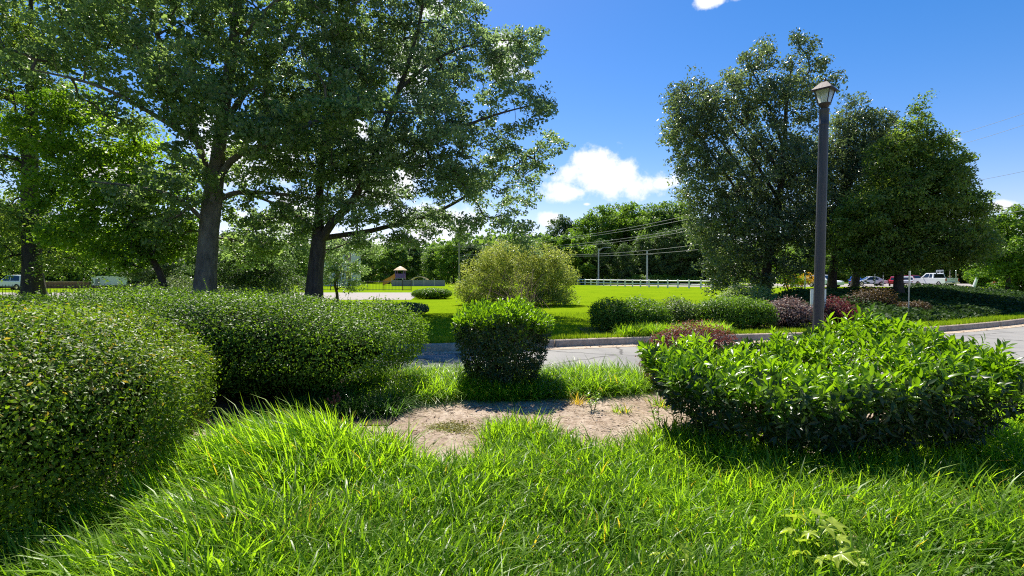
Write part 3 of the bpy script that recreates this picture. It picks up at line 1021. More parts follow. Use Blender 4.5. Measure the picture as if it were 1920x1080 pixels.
# lily grass tumbling from under the second hedge
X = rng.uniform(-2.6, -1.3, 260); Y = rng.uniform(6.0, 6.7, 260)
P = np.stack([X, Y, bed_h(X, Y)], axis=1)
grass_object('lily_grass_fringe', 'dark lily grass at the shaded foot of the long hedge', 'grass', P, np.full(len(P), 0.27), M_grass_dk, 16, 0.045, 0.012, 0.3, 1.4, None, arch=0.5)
# looser paler grass right of the big laurel
X = rng.uniform(4.3, 10.5, 6000); Y = rng.uniform(4.9, 8.3, 6000)
ok = (X / Y > 0.80) & (Y > 5.0 + 0.1 * rng.normal(size=6000)) & (X / Y < 1.4)
X, Y = X[ok], Y[ok]
P = np.stack([X, Y, bed_h(X, Y)], axis=1)
grass_object('meadow_grass', 'loose pale grass between the laurel and the drive', 'grass', P, 0.26 + 0.05 * n3(P, 2.0), M_grass, 6, 0.05, 0.011, 0.25, 1.2, None, segs=3)
# golden dying tuft and green weeds in the bare soil
for nm, lb, px, py, n_, hh, mt in (('yellow_tuft', 'dying golden yellow grass tuft at the edge of the bare soil', 1083, 757, 16, 0.24, M_yblade),
                                   ('straw_tuft', 'small half dry grass tuft alone on the bare soil', 1168, 772, 26, 0.15, M_grass),
                                   ('dry_tuft', 'yellowing grass tuft beside the left end of the laurel', 1248, 765, 40, 0.22, M_grass)):
    g0 = G(px, py, 0.06)
    P = np.repeat(g0[None], 3, axis=0) + rng.normal(size=(3, 3)) * np.array([0.05, 0.05, 0])
    P[:, 2] = bed_h(P[:, 0], P[:, 1])
    grass_object(nm, lb, 'grass tuft', P, np.full(3, hh), mt, n_, 0.03, 0.009, 0.3, 1.0, None, kind='thing', odd=0.3)

# short turf blades where the lawn is close enough to show them
nB = 100000
X = rng.uniform(-6, 30, nB); t = rng.uniform(0, 1, nB) ** 1.7
Y = smooth_curve(kerb_y, X) + 0.12 + t * 9.0
P = np.stack([X, Y, np.full(nB, KERB_H - 0.02)], axis=1)
A0 = rng.uniform(0, 6.28, nB); hh = rng.uniform(0.04, 0.085, nB) * (1 + 1.2 * np.exp(-t * 40))
wv = np.stack([np.cos(A0), np.sin(A0), 0 * A0], axis=1) * 0.009
tip = P + np.stack([rng.normal(size=nB) * 0.02, rng.normal(size=nB) * 0.02, hh], axis=1)
V = np.stack([P - wv, P + wv, tip], axis=1).reshape(-1, 3)
hue = np.clip(0.5 + 0.2 * n3(P, 1.0) + rng.normal(size=nB) * 0.2, 0, 1)
tag(link('lawn_grass', mesh_np('lawn_grass', V, (np.arange(nB) * 3)[:, None] + np.arange(3), M_lawnblade, np.repeat(hue, 3))),
    'short mown grass blades edging the lawn behind the kerb', 'grass', kind='stuff')

# straw, twigs and pebbles on the bare soil
nS = 9000
X = rng.uniform(-3.6, 3.0, nS); Y = rng.uniform(4.2, 7.4, nS)
ok = ~in_front_bed(X, Y + 0.1)
X, Y = X[ok], Y[ok]; nS = len(X)
P = np.stack([X, Y, bed_h(X, Y) + rng.uniform(0.002, 0.012, nS)], axis=1)
an = rng.uniform(0, 6.28, nS)
T = np.stack([np.cos(an), np.sin(an), rng.normal(size=nS) * 0.12], axis=1)
V, Fc, A = leaves(P, unit(np.tile([0, 0, 1.0], (nS, 1)) + rng.normal(size=(nS, 3)) * 0.2), 0.055, 0.12, T=T, sizevar=0.6)
tag(link('straw_litter', mesh_np('straw_litter', V, Fc, M_straw, A)), 'dry straw and leaf bits scattered on the bare soil', 'litter', kind='stuff')
bm = bmesh.new()
bmesh.ops.create_icosphere(bm, subdivisions=1, radius=1.0)
tv = np.array([v.co[:] for v in bm.verts]); tf = np.array([[v.index for v in f.verts] for f in bm.faces]); bm.free()
nP = 420
X = rng.uniform(-2.5, 2.4, nP); Y = rng.uniform(4.9, 7.2, nP)
ok = ~in_front_bed(X, Y + 0.15)
X, Y = X[ok], Y[ok]; nP = len(X)
Bs = np.stack([np.stack([rng.uniform(0.7, 1.4, nP), 0.3 * rng.normal(size=nP), 0 * X], 1), np.stack([0.3 * rng.normal(size=nP), rng.uniform(0.7, 1.2, nP), 0 * X], 1), np.stack([0 * X, 0 * X, rng.uniform(0.4, 0.8, nP)], 1)], axis=1)
V, Fc, A = stamp(tv, tf, np.stack([X, Y, bed_h(X, Y)], 1), Bs, rng.uniform(0.004, 0.014, nP), rng.uniform(0, 1, nP))
tag(link('pebbles', mesh_np('pebbles', V, Fc, M_stone)), 'small dull pebbles lying in the bare soil', 'pebbles', kind='stuff')
nG = 900
X = rng.uniform(-4, 24, nG)
P = np.stack([X, smooth_curve(kerb_y, X) - 0.05 - np.abs(rng.normal(size=nG)) * 0.22, np.full(nG, 0.018)], 1)
V, Fc, A = leaves(P, unit(np.tile([0, 0, 1.0], (nG, 1)) + rng.normal(size=(nG, 3)) * 0.25), 0.05, 0.4)
tag(link('gutter_litter', mesh_np('gutter_litter', V, Fc, M_straw, A)), 'dry leaf bits along the gutter of the far kerb', 'litter', kind='stuff')
nK = 150
X = rng.uniform(-2.2, 2.3, nK); Y = rng.uniform(4.9, 7.1, nK)
ok = ~in_front_bed(X, Y + 0.1)
X, Y = X[ok], Y[ok]; nK = len(X)
an = rng.uniform(0, 6.28, nK); Lk = rng.uniform(0.03, 0.16, nK)
A_ = np.stack([X, Y, bed_h(X, Y) + 0.006], 1); B_ = A_ + np.stack([np.cos(an) * Lk, np.sin(an) * Lk, rng.uniform(0, 0.015, nK)], 1)
V, Fc = tubes_np(A_, B_, np.full(nK, 0.004), np.full(nK, 0.002), 4)
tag(link('twig_litter', mesh_np('twig_litter', V, Fc, M_twig)), 'small dead twigs dropped on the bare soil', 'litter', kind='stuff')
# moss patch
g0 = G(848, 802, 0.06); nM = 1800
X = g0[0] + rng.normal(size=nM) * 0.13; Y = g0[1] + rng.normal(size=nM) * 0.10
P = np.stack([X, Y, bed_h(X, Y) + rng.uniform(0.002, 0.018, nM)], 1)
V, Fc, A = leaves(P, unit(rng.normal(size=(nM, 3)) * 0.5 + np.array([0, 0, 1.0])), 0.022, 0.5)
tag(link('moss_patch', mesh_np('moss_patch', V, Fc, M_moss, A)), 'olive moss patch on the bare soil below the round bush', 'moss', kind='stuff')

# ================================================================== CLIPPED HEDGES IN FRONT
hedge('boxwood_hedge', 'big rounded small leaved hedge filling the left edge nearest the grass', (-5.22, 3.55), (2.62, 2.42, 0.85), 0.55, rz=R(0), leaf=0.033, n=112000, mat=M_box, exps=(3.0, 3.1), bumps=0.07, depth=0.18, taper=0.06, stems=20, odd=0.04, fuzz=0.035, shoots=900)
hedge('boxwood_hedge', 'long rounded hedge running beside the drive behind the dark gap', (-4.9, 7.2), (3.85, 1.18, 0.70), 0.73, rz=R(-2), leaf=0.035, n=88000, mat=M_box2, exps=(3.6, 2.8), bumps=0.08, depth=0.18, taper=0.10, stems=60, fuzz=0.035, shoots=900)


# ---------------- laurels with leaves one can tell apart
def laurel_leaf(L=1.0, Wd=0.33, bend=0.25, cup=0.12):
    V = [(0, 0, 0)]
    for x, w in ((0.32, 0.42), (0.68, 0.44)):
        z = -bend * x * x
        V += [(x * L, -w * Wd, z + cup * w), (x * L, 0, z), (x * L, w * Wd, z + cup * w)]
    V.append((L, 0, -bend))
    Fq = [(0, 2, 1), (0, 3, 2), (1, 2, 5), (1, 5, 4), (2, 3, 6), (2, 6, 5), (4, 5, 7), (5, 6, 7)]
    return np.array(V), np.array(Fq)


OV = np.array([(0, 0, 0), (0.48, -0.16, 0.0), (0.5, 0, -0.05), (0.48, 0.16, 0.0), (1, 0, -0.22)])
OF = np.array([(0, 2, 1), (0, 3, 2), (1, 2, 4), (2, 3, 4)])
LV, LF = laurel_leaf()
LEAF_MESH = {}


def leaf_variant(mat, key):
    if (mat.name, key) not in LEAF_MESH:
        v, f = laurel_leaf(bend=(0.1, 0.25, 0.4)[key % 3], cup=(0.16, 0.1, 0.2)[key % 3], Wd=(0.30, 0.34, 0.38)[key % 3])
        LEAF_MESH[(mat.name, key)] = mesh_np('leaf', v, f, mat, np.full(len(v), (0.25, 0.5, 0.7, 0.85, 0.4, 0.93)[key % 6]), smooth=True)
    return LEAF_MESH[(mat.name, key)]


def laurel(name, label, c, top_fn, plan, n_shoots, leaf_len, n_side, group=None, taper=0.3, zc=0.0, n_single=300, base_z=0.08, upright=0.6):
    """c foot; plan (a,b) half sizes; top_fn(x,y) height of the clipped top"""
    root = empty(name, (c[0], c[1], 0))
    tag(root, label, 'shrub', group)
    a, b = plan
    parts, old = [], []
    # shoots on top
    X = rng.uniform(-a, a, n_shoots * 2); Y = rng.uniform(-b, b, n_shoots * 2)
    ok = (np.abs(X / a) ** 3 + np.abs(Y / b) ** 3) < 1
    X, Y = X[ok][:n_shoots], Y[ok][:n_shoots]
    rim = (np.abs(X / a) ** 3 + np.abs(Y / b) ** 3)
    Z = top_fn(X, Y) - rng.uniform(0.0, 0.14, len(X)) + np.where(rng.uniform(size=len(X)) < 0.2, rng.uniform(0, 0.15, len(X)) * leaf_len / 0.12, 0)
    P = np.stack([X, Y, Z], 1)
    D = unit(np.stack([X / a * rim * 0.8, Y / b * rim * 0.8, np.full(len(X), 1.0)], 1) + rng.normal(size=P.shape) * 0.22)
    # shoots on the sides
    an = rng.uniform(0, 2 * math.pi, n_side)
    hz = rng.uniform(0, 1, n_side) ** 0.8
    cx, cy = np.cos(an), np.sin(an)
    r = (np.abs(cx / a) ** 3 + np.abs(cy / b) ** 3) ** (-1 / 3.0)
    sx_, sy_ = cx * r, cy * r
    zt = top_fn(sx_, sy_)
    k = 1 - taper * (1 - hz) ** 1.7
    ins = 1 - rng.uniform(0, 1, n_side) ** 2 * 0.35
    Ps = np.stack([sx_ * k * ins, sy_ * k * ins, base_z + (zt - base_z) * hz], 1)
    Ds = unit(np.stack([cx / a, cy / b, np.full(n_side, 0.35)], 1) + rng.normal(size=Ps.shape) * 0.35)
    rows = []
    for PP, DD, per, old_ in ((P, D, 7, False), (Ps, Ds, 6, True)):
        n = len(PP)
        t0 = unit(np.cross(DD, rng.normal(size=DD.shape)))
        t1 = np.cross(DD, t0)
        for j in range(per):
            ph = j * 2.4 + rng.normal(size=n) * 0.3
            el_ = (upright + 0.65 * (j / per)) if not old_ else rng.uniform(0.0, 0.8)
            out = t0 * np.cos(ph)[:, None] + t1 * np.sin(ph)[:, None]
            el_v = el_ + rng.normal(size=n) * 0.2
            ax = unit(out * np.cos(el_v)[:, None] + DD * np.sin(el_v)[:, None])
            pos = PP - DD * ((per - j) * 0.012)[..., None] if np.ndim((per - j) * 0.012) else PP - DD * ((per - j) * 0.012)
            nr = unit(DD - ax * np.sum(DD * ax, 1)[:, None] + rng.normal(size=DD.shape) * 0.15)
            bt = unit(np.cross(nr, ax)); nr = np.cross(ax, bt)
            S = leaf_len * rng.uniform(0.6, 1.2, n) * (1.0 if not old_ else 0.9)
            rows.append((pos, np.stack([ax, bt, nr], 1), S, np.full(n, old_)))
    PP = np.concatenate([q[0] for q in rows]); BB = np.concatenate([q[1] for q in rows]); SS = np.concatenate([q[2] for q in rows]); OO = np.concatenate([q[3] for q in rows])
    # the 300 that show largest: top leaves nearest the camera
    world_y = PP[:, 1] + c[1]
    vis = ~OO & (PP[:, 2] > top_fn(PP[:, 0], PP[:, 1]) - 0.06)
    score = SS / np.hypot(world_y, PP[:, 0] + c[0]) * np.where(vis, 1, 0) * rng.uniform(0.8, 1.0, len(PP))
    top = np.argsort(-score)[:n_single]
    single = np.zeros(len(PP), bool); single[top] = True
    for q in top:
        o = link('leaf', leaf_variant(M_laurel, int(rng.integers(6))), root)
        Bm = BB[q]
        o.matrix_local = Matrix(((Bm[0][0] * SS[q], Bm[1][0] * SS[q], Bm[2][0] * SS[q], PP[q][0]),
                                 (Bm[0][1] * SS[q], Bm[1][1] * SS[q], Bm[2][1] * SS[q], PP[q][1]),
                                 (Bm[0][2] * SS[q], Bm[1][2] * SS[q], Bm[2][2] * SS[q], PP[q][2]), (0, 0, 0, 1)))
    hue = np.clip(0.5 + 0.3 * n3(PP, 3.0) + rng.normal(size=len(PP)) * 0.2, 0, 1)
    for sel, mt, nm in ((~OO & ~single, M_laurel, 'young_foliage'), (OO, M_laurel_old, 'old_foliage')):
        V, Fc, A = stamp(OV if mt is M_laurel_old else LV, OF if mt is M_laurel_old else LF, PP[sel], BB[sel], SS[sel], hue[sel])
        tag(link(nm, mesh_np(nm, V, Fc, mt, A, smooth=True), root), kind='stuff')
    # stems from the ground to the shoots
    nst = 26
    ends = np.concatenate([P[rng.integers(len(P), size=nst)], Ps[rng.integers(n_side, size=nst)]])
    ends = ends * np.array([0.8, 0.8, 0.94])
    foot = ends * np.array([0.3, 0.3, 0]) + rng.normal(size=ends.shape) * np.array([0.05, 0.05, 0])
    foot[:, 2] = 0.0
    midp = foot * 0.6 + ends * 0.4 + rng.normal(size=ends.shape) * 0.05
    midp[:, 2] = ends[:, 2] * 0.5
    V1, F1 = tubes_np(foot, midp, np.full(len(foot), 0.013), np.full(len(foot), 0.008))
    V2, F2 = tubes_np(midp, ends, np.full(len(foot), 0.008), np.full(len(foot), 0.004))
    tag(link('branchwork', mesh_np('branchwork', np.vstack([V1, V2]), np.vstack([F1, F2 + len(V1)]), M_twig), root), kind='stuff')
    return root


def top_round(x, y):
    return 0.98 + 0.22 * (1 - np.abs(x / 0.70) ** 2.6) + 0.02 * np.sin(9 * x) + 0.05 * (1 - (y / 0.6) ** 2) + 0.08 * y


laurel('laurel_bush', 'clipped block of bright topped laurel standing alone before the drive', (-0.13, 7.55), top_round, (0.70, 0.60), 1150, 0.075, 1700, taper=0.40, upright=0.8)


def top_big(x, y):
    return 0.85 + 0.03 * np.sin(2.3 * x + 0.5) + 0.035 * np.sin(7 * x + 3 * y) + 0.03 * np.sin(13 * x - 5 * y) - 0.03 * (x < 0) + 0.07 * y + 0.27 * np.exp(-((x - 1.0) / 0.6) ** 2 - ((y - 0.3) / 0.7) ** 2) - 0.04 * np.exp(-((x + 0.3) / 0.5) ** 2)


laurel('laurel_hedge', 'wide low laurel of big glossy leaves in front of the lamp post', (3.08, 5.3), top_big, (1.74, 1.05), 1400, 0.11, 2100, taper=0.36)
# a long shoot reaching out to the right of the laurel belongs to it (modelled in its outline by the rim shoots)

# ================================================================== PLANTING ACROSS THE DRIVE
def gh(px, py, z=KERB_H):
    return G(px, py, z)


def low_hedge(name, label, px0, px1, ytop, ybase, d, n, leaf, mat, depth_m=0.6, cat='hedge', **kw):
    x0, x1 = W(px0, 500, d)[0], W(px1, 500, d)[0]
    zt = W(0, ytop, d)[2]
    zb = (KERB_H - 0.02) if d > 9 else 0.03
    h = (zt - zb) / 2
    return hedge(name, label, ((x0 + x1) / 2, d + depth_m * 0.5, zb), ((x1 - x0) / 2, depth_m, h * 1.04), h * 0.98, leaf=leaf, n=n, mat=mat, cat=cat, **kw)


low_hedge('low_hedge', 'low dark clipped hedge at the corner of the lawn', 1108, 1262, 568, 628, 14.3, 14000, 0.06, M_box2, 0.7, exps=(3.2, 2.8), bumps=0.11, depth=0.2, fuzz=0.05, bump_s=4.0)
low_hedge('loropetalum_bush', 'mixed purple and green bush joining two low green hedges', 1246, 1330, 566, 606, 15.4, 6000, 0.06, M_mixed, 0.7, cat='shrub', exps=(2.6, 2.4), bumps=0.15, depth=0.22, fuzz=0.06, bump_s=4.0)
low_hedge('low_hedge', 'broad clipped green hedge with a flat bright top beside the purple bush', 1310, 1462, 561, 628, 15.1, 15000, 0.06, M_box2, 0.8, exps=(3.4, 3.0), bumps=0.12, depth=0.2, fuzz=0.05, bump_s=4.0)
low_hedge('loropetalum_bush', 'rounded purple grey bush just left of the lamp post', 1452, 1540, 566, 625, 15.3, 9000, 0.06, M_purple, 0.9, cat='shrub', exps=(2.6, 2.3), bumps=0.15, depth=0.22, fuzz=0.06, bump_s=4.0)
low_hedge('barberry_bush', 'low reddish brown bush showing behind the big laurel', 1214, 1404, 611, 700, 7.3, 12000, 0.032, M_barb, 0.40, cat='shrub', exps=(2.4, 2.2), bumps=0.07, depth=0.16, fuzz=0.035, bump_s=5.0)
low_hedge('azalea_bush', 'crimson leaved bush to the right of the lamp post', 1546, 1610, 572, 606, 16.6, 6500, 0.06, M_red, 0.7, cat='shrub', exps=(2.3, 2.1), bumps=0.17, depth=0.25, fuzz=0.06, bump_s=4.0)
low_hedge('viburnum_bush', 'pale green shrub under the tall dark tree beside the lawn', 1356, 1472, 541, 572, 24, 9000, 0.09, M_pale, 1.0, cat='shrub', exps=(2.2, 2.0), bumps=0.22, depth=0.3, fuzz=0.08)
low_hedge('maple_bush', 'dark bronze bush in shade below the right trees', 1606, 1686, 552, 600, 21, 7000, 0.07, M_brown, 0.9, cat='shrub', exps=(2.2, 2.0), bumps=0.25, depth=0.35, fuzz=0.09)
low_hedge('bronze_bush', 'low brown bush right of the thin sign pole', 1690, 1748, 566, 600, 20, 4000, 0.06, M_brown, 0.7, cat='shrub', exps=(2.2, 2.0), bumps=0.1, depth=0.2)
low_hedge('low_hedge', 'far low oval hedge beside the yellow shrub', 770, 846, 541, 566, 35, 7000, 0.10, M_box2, 1.0, exps=(2.4, 2.2), bumps=0.06, depth=0.2)
low_hedge('low_hedge', 'small dark hedge end beyond the long rounded hedge', 700, 801, 566, 600, 19.5, 6000, 0.07, M_dkleaf, 0.6, exps=(2.6, 2.4), bumps=0.08, depth=0.2)
mx_ = np.linspace(1.9, 9.6, 40); mk = smooth_curve(kerb_y, mx_)
tag(link('mulch_or_shade_ground', strip_mesh('mulch_or_shade_ground', mx_, [(mk + 0.55, np.full(40, KERB_H - 0.008)), (mk + 2.9 * np.clip((9.8 - mx_) / 1.5, 0.2, 1), np.full(40, KERB_H - 0.008))], M_mulch_or_shade)), kind='structure')
# lily-grass edging across the drive
X = rng.uniform(2.75, 5.6, 1500); Y = smooth_curve(kerb_y, X) + rng.uniform(0.3, 0.85, 1500)
P = np.stack([X, Y, np.full(len(X), KERB_H)], 1)
grass_object('lily_grass_edging', 'bright lily grass edging in front of the low hedges across the drive', 'grass', P, 0.32 + 0.04 * n3(P, 2.0), M_grass, 6, 0.05, 0.02, 0.25, 1.1, None, segs=3)

# yellow variegated shrub on the lawn
YD = 28.0
shrub('forsythia_shrub', 'large loose yellow green shrub standing alone on the lawn', tuple(gh(965, 580)[:2]) + (KERB_H,),
      [pb(905, 528, 52, 46, YD, 1.5), pb(965, 510, 75, 58, YD, 2.0), pb(1030, 515, 52, 52, YD, 1.5), pb(935, 490, 45, 36, YD, 1.2), pb(1010, 487, 45, 33, YD, 1.2), pb(1050, 542, 28, 34, YD, 1.0), pb(882, 545, 25, 30, YD, 0.9),
       pb(920, 560, 50, 20, YD - .6, 1.0), pb(985, 562, 60, 20, YD - .8, 1.0), pb(1040, 562, 32, 20, YD - .5, 0.9)],
      850, 58, 0.30, 0.088, M_yel, stems=70, shell=0.25, sr=0.010, spread=0.8)

# ================================================================== TREES
BZ = KERB_H - 0.05


def px_line(pts, d):
    return [W(px, py, d + (q[0] if q else 0)) for (px, py, *q) in pts]


# ---- the big forked tree on the left
D1 = 20.0
b1 = W(381, 600, D1); b1[2] = BZ
tr1 = ([b1] + px_line([(384, 555), (390, 450), (398, 370), (408, 300), (420, 200), (438, 80), (452, -60), (468, -220), (480, -380)], D1), [0.39, 0.38, 0.36, 0.37, 0.26, 0.22, 0.18, 0.14, 0.10, 0.05])
lm1 = [(px_line([(398, 370), (384, 310), (362, 240), (325, 150, -1), (280, 20, -2), (240, -120, -3)], D1), [0.24, 0.2, 0.17, 0.13, 0.1, 0.05]),
       (px_line([(400, 350), (440, 295, -.3), (500, 272, -.6), (548, 248, -1), (620, 216, -1.4), (700, 210, -1.8), (790, 212, -2)], D1), [0.2, 0.17, 0.16, 0.14, 0.11, 0.08, 0.03]),
       (px_line([(402, 380), (440, 362, .5), (500, 362, 1), (570, 370, 1.6), (630, 382, 2)], D1), [0.15, 0.13, 0.11, 0.08, 0.03]),
       (px_line([(415, 240), (470, 160, 1), (540, 80, 1.5), (600, -40, 2), (650, -170, 2)], D1), [0.17, 0.14, 0.11, 0.08, 0.04]),
       (px_line([(425, 130), (480, 40, -1), (540, -20, -1.5), (600, -110, -2)], D1), [0.14, 0.11, 0.08, 0.04]),
       (px_line([(390, 420), (330, 370, -1), (250, 350, -2), (170, 340, -3)], D1), [0.13, 0.10, 0.07, 0.03]),
       (px_line([(375, 270), (280, 210, -1.5), (180, 160, -2.5), (60, 130, -3)], D1), [0.14, 0.10, 0.07, 0.03])]
tree('maple_tree', 'tall grey barked tree forking above its trunk, behind the left hedges', tuple(b1), tr1, lm1,
     [pb(110, 60, 230, 95, D1 - 2, 3.0), pb(330, 60, 190, 130, D1 - 1, 3.2), pb(560, 120, 190, 110, D1, 3.2), pb(300, -150, 380, 170, D1, 4.5), pb(620, -60, 200, 130, D1, 3.0),
      pb(420, 190, 130, 80, D1 - 2, 2.4), pb(270, 205, 100, 40, D1 - 1, 1.8), pb(590, 280, 110, 60, D1, 2.2), pb(290, 370, 90, 55, D1 - 1, 1.8), pb(500, 430, 80, 40, D1 + 2, 1.8), pb(480, 320, 70, 45, D1 + 1, 1.6), pb(460, 470, 60, 30, D1 + 3, 1.4), pb(330, 450, 60, 50, D1 + 1, 1.4), pb(500, 240, 90, 50, D1 - 2.5, 1.2), pb(640, 200, 90, 40, D1 - 3, 1.0), pb(380, 130, 80, 60, D1 - 2.5, 1.2), pb(470, 390, 90, 30, D1 + 1, 1.4), pb(560, 400, 60, 24, D1 + 1.5, 1.2), pb(350, 300, 50, 50, D1 - 1.5, 1.2)],
     1120, 80, 0.46, 0.148, M_syc, M_bark_syc, aspect=0.7, twig_r=0.009, shell=0.15, dmin=0.6, flat=0.5)

# ---- the dark trunked oak
D2 = 22.0
b2 = W(586, 605, D2); b2[2] = BZ
tr2 = ([b2] + px_line([(588, 560), (592, 500), (597, 452), (598, 400), (602, 320), (612, 220), (625, 100), (645, -40), (660, -150)], D2), [0.35, 0.33, 0.32, 0.30, 0.17, 0.15, 0.12, 0.09, 0.07, 0.04])
lm2 = [(px_line([(598, 455), (625, 415, -.3), (655, 385, -.5), (690, 325, -1), (720, 245, -1.2), (755, 150, -1.5), (785, 50, -1.8), (805, -70, -2)], D2), [0.26, 0.24, 0.2, 0.17, 0.14, 0.11, 0.08, 0.04]),
       (px_line([(600, 448), (640, 441, .5), (690, 434, .8), (745, 420, 1), (805, 404, 1), (860, 376, 1), (905, 348, 1), (960, 312, .8), (1015, 288, .5)], D2), [0.2, 0.17, 0.15, 0.13, 0.11, 0.09, 0.07, 0.05, 0.02]),
       (px_line([(690, 325, -1), (770, 285, -1.5), (850, 245, -2), (930, 215, -2), (1005, 195, -2)], D2), [0.14, 0.11, 0.08, 0.06, 0.02]),
       (px_line([(590, 430), (545, 398, 1), (490, 372, 2), (440, 362, 3)], D2), [0.14, 0.11, 0.08, 0.03]),
       (px_line([(745, 170, -1.5), (820, 110, -1), (900, 80, -.5), (970, 75, 0)], D2), [0.10, 0.08, 0.05, 0.02]),
       (px_line([(600, 340), (560, 260, 1), (530, 170, 2), (500, 80, 3)], D2), [0.14, 0.1, 0.07, 0.03])]
tree('oak_tree', 'spreading oak with a dark trunk and long low limb toward the open lawn', tuple(b2), tr2, lm2,
     [pb(700, 170, 170, 120, D2, 3.5), pb(720, 20, 170, 110, D2, 3.4), pb(850, 150, 90, 110, D2 - 1, 2.6), pb(860, 40, 60, 60, D2, 1.6), pb(950, 110, 58, 60, D2, 1.6), pb(1000, 90, 34, 32, D2, 0.9),
      pb(960, 210, 66, 50, D2 - 1, 1.6), pb(1015, 205, 30, 18, D2 - 2, 0.7), pb(880, 290, 110, 60, D2, 2.4), pb(985, 285, 70, 48, D2, 1.5), pb(1030, 270, 30, 24, D2, 0.8), pb(930, 365, 90, 36, D2 + 1, 1.8),
      pb(760, 330, 120, 60, D2, 2.8), pb(620, 330, 110, 70, D2 + 1, 2.8), pb(790, 410, 70, 22, D2 + 1, 1.4), pb(980, 430, 22, 40, D2 + .5, 0.7), pb(560, 420, 70, 30, D2 + 2, 1.6), pb(700, 390, 70, 30, D2, 1.5),
      pb(580, 180, 110, 100, D2 + 1, 2.6), pb(690, 455, 60, 20, D2 + 1, 1.2), pb(770, 450, 55, 18, D2, 1.0), pb(850, 425, 60, 22, D2, 1.2), pb(920, 415, 45, 20, D2, 1.0), pb(720, 300, 90, 50, D2 - 2.5, 1.2), pb(650, 400, 60, 26, D2 - 1.5, 1.0), pb(860, 330, 80, 40, D2 - 2, 1.2), pb(800, 230, 80, 50, D2 - 3, 1.2), pb(620, 470, 40, 24, D2 + 2, 1.0), pb(540, 480, 40, 20, D2 + 2, 1.0)],
     1180, 76, 0.41, 0.14, M_oak, M_bark_oak, aspect=0.55, twig_r=0.008, shell=0.2, dmin=0.52, flat=0.55)


# ---- simple upright trees
def px_tree(name, label, base_px, d, top_px, blobs, n, each, cr, leaf, mat, bark, tr=0.25, group=None, limbs=5, lean=0.0, base_y=None, cat='tree', **kw):
    b = W(base_px, 560, d); b[2] = BZ
    t = W(top_px[0], top_px[1], d)
    pts = [b + (t - b) * f + np.array([rng.normal() * 0.12, rng.normal() * 0.12, 0]) * (1 if 0 < f < 1 else 0) for f in (0, 0.15, 0.35, 0.55, 0.75, 0.95)]
    bl = [pb(*q) if len(q) > 6 else pb(q[0], q[1], q[2], q[3], d + (q[4] if len(q) > 4 else 0)) for q in blobs]
    lm = []
    for i in range(limbs):
        f = 0.22 + 0.5 * i / max(limbs, 1)
        s = b + (t - b) * f
        e = np.array(bl[i % len(bl)][:3])
        e = np.array([e[0], e[1], max(e[2], s[2] + 0.5)])
        lm.append(([s, s * 0.6 + e * 0.4 + np.array([0, 0, 0.3]), e], [tr * 0.45, tr * 0.3, tr * 0.1]))
    return tree(name, label, tuple(b), (pts, [tr, tr * 0.85, tr * 0.75, tr * 0.55, tr * 0.35, tr * 0.12]), lm, bl, n, each, cr, leaf, mat, bark, group=group, cat=cat, **kw)


# right group
px_tree('pear_tree', 'tallest dark tree of the right group with foliage down to the ground', 1432, 31, (1490, 90),
        [(1272, 200, 12, 44, 0), (1282, 172, 8, 20), (1310, 165, 9, 24), (1338, 180, 8, 24), (1405, 122, 10, 30), (1436, 104, 9, 24), (1490, 100, 10, 34), (1500, 80, 8, 26), (1512, 66, 6, 18), (1540, 128, 9, 22), (1552, 165, 18, 8), (1562, 150, 12, 6), (1300, 225, 48, 62), (1285, 265, 42, 50), (1310, 330, 52, 60), (1345, 215, 25, 50), (1410, 160, 55, 65), (1450, 230, 85, 75), (1500, 140, 28, 55), (1512, 90, 12, 28), (1530, 160, 26, 40),
         (1420, 320, 110, 75), (1400, 410, 115, 80), (1470, 350, 80, 110), (1370, 470, 62, 70), (1450, 480, 90, 60), (1340, 410, 48, 50), (1375, 520, 50, 30)],
        900, 76, 0.47, 0.175, M_dkleaf, M_bark_dk, tr=0.3, twig_r=0.012, shell=0.2, up=0.3, dmin=0.64, flat=0.95)
px_tree('pear_tree', 'dark tree right behind the lamp post standing on two slim trunks', 1560, 32, (1600, 200),
        [(1588, 200, 8, 26), (1612, 208, 9, 24), (1640, 222, 9, 24), (1660, 232, 9, 22), (1600, 240, 42, 38), (1640, 270, 50, 36), (1572, 255, 24, 40), (1650, 245, 34, 26), (1565, 300, 55, 60), (1625, 275, 45, 50), (1600, 350, 85, 70), (1560, 420, 75, 60), (1610, 450, 80, 45), (1655, 240, 25, 30)],
        540, 76, 0.46, 0.17, M_dkleaf, M_bark_dk, tr=0.28, twig_r=0.012, shell=0.2, dmin=0.62, flat=0.9)
px_tree('pear_tree', 'slim dark trunk tree between the lamp post and the wide right tree', 1598, 34, (1640, 260),
        [(1640, 300, 45, 50), (1650, 380, 60, 60), (1590, 430, 60, 45), (1660, 460, 55, 35)],
        420, 110, 0.48, 0.15, M_dkleaf, M_bark_dk, tr=0.27, twig_r=0.014, shell=0.3, dmin=0.75)
px_tree('maple_tree', 'broad bushy tree at the right end of the group, paler at its top', 1690, 26.5, (1722, 215),
        [(1724, 205, 8, 24), (1735, 235, 12, 20), (1690, 245, 12, 20), (1770, 265, 16, 22), (1800, 330, 18, 18), (1830, 380, 18, 16), (1845, 440, 20, 20), (1722, 235, 14, 34), (1712, 265, 34, 32), (1680, 290, 45, 40), (1745, 310, 60, 50), (1720, 370, 100, 65), (1790, 400, 58, 62), (1640, 420, 70, 60), (1740, 450, 110, 48), (1820, 455, 42, 36), (1650, 480, 70, 30), (1765, 340, 50, 40)],
        920, 76, 0.43, 0.148, M_dkleaf2, M_bark_dk, tr=0.24, twig_r=0.010, shell=0.25, dmin=0.45, droop=0.3)
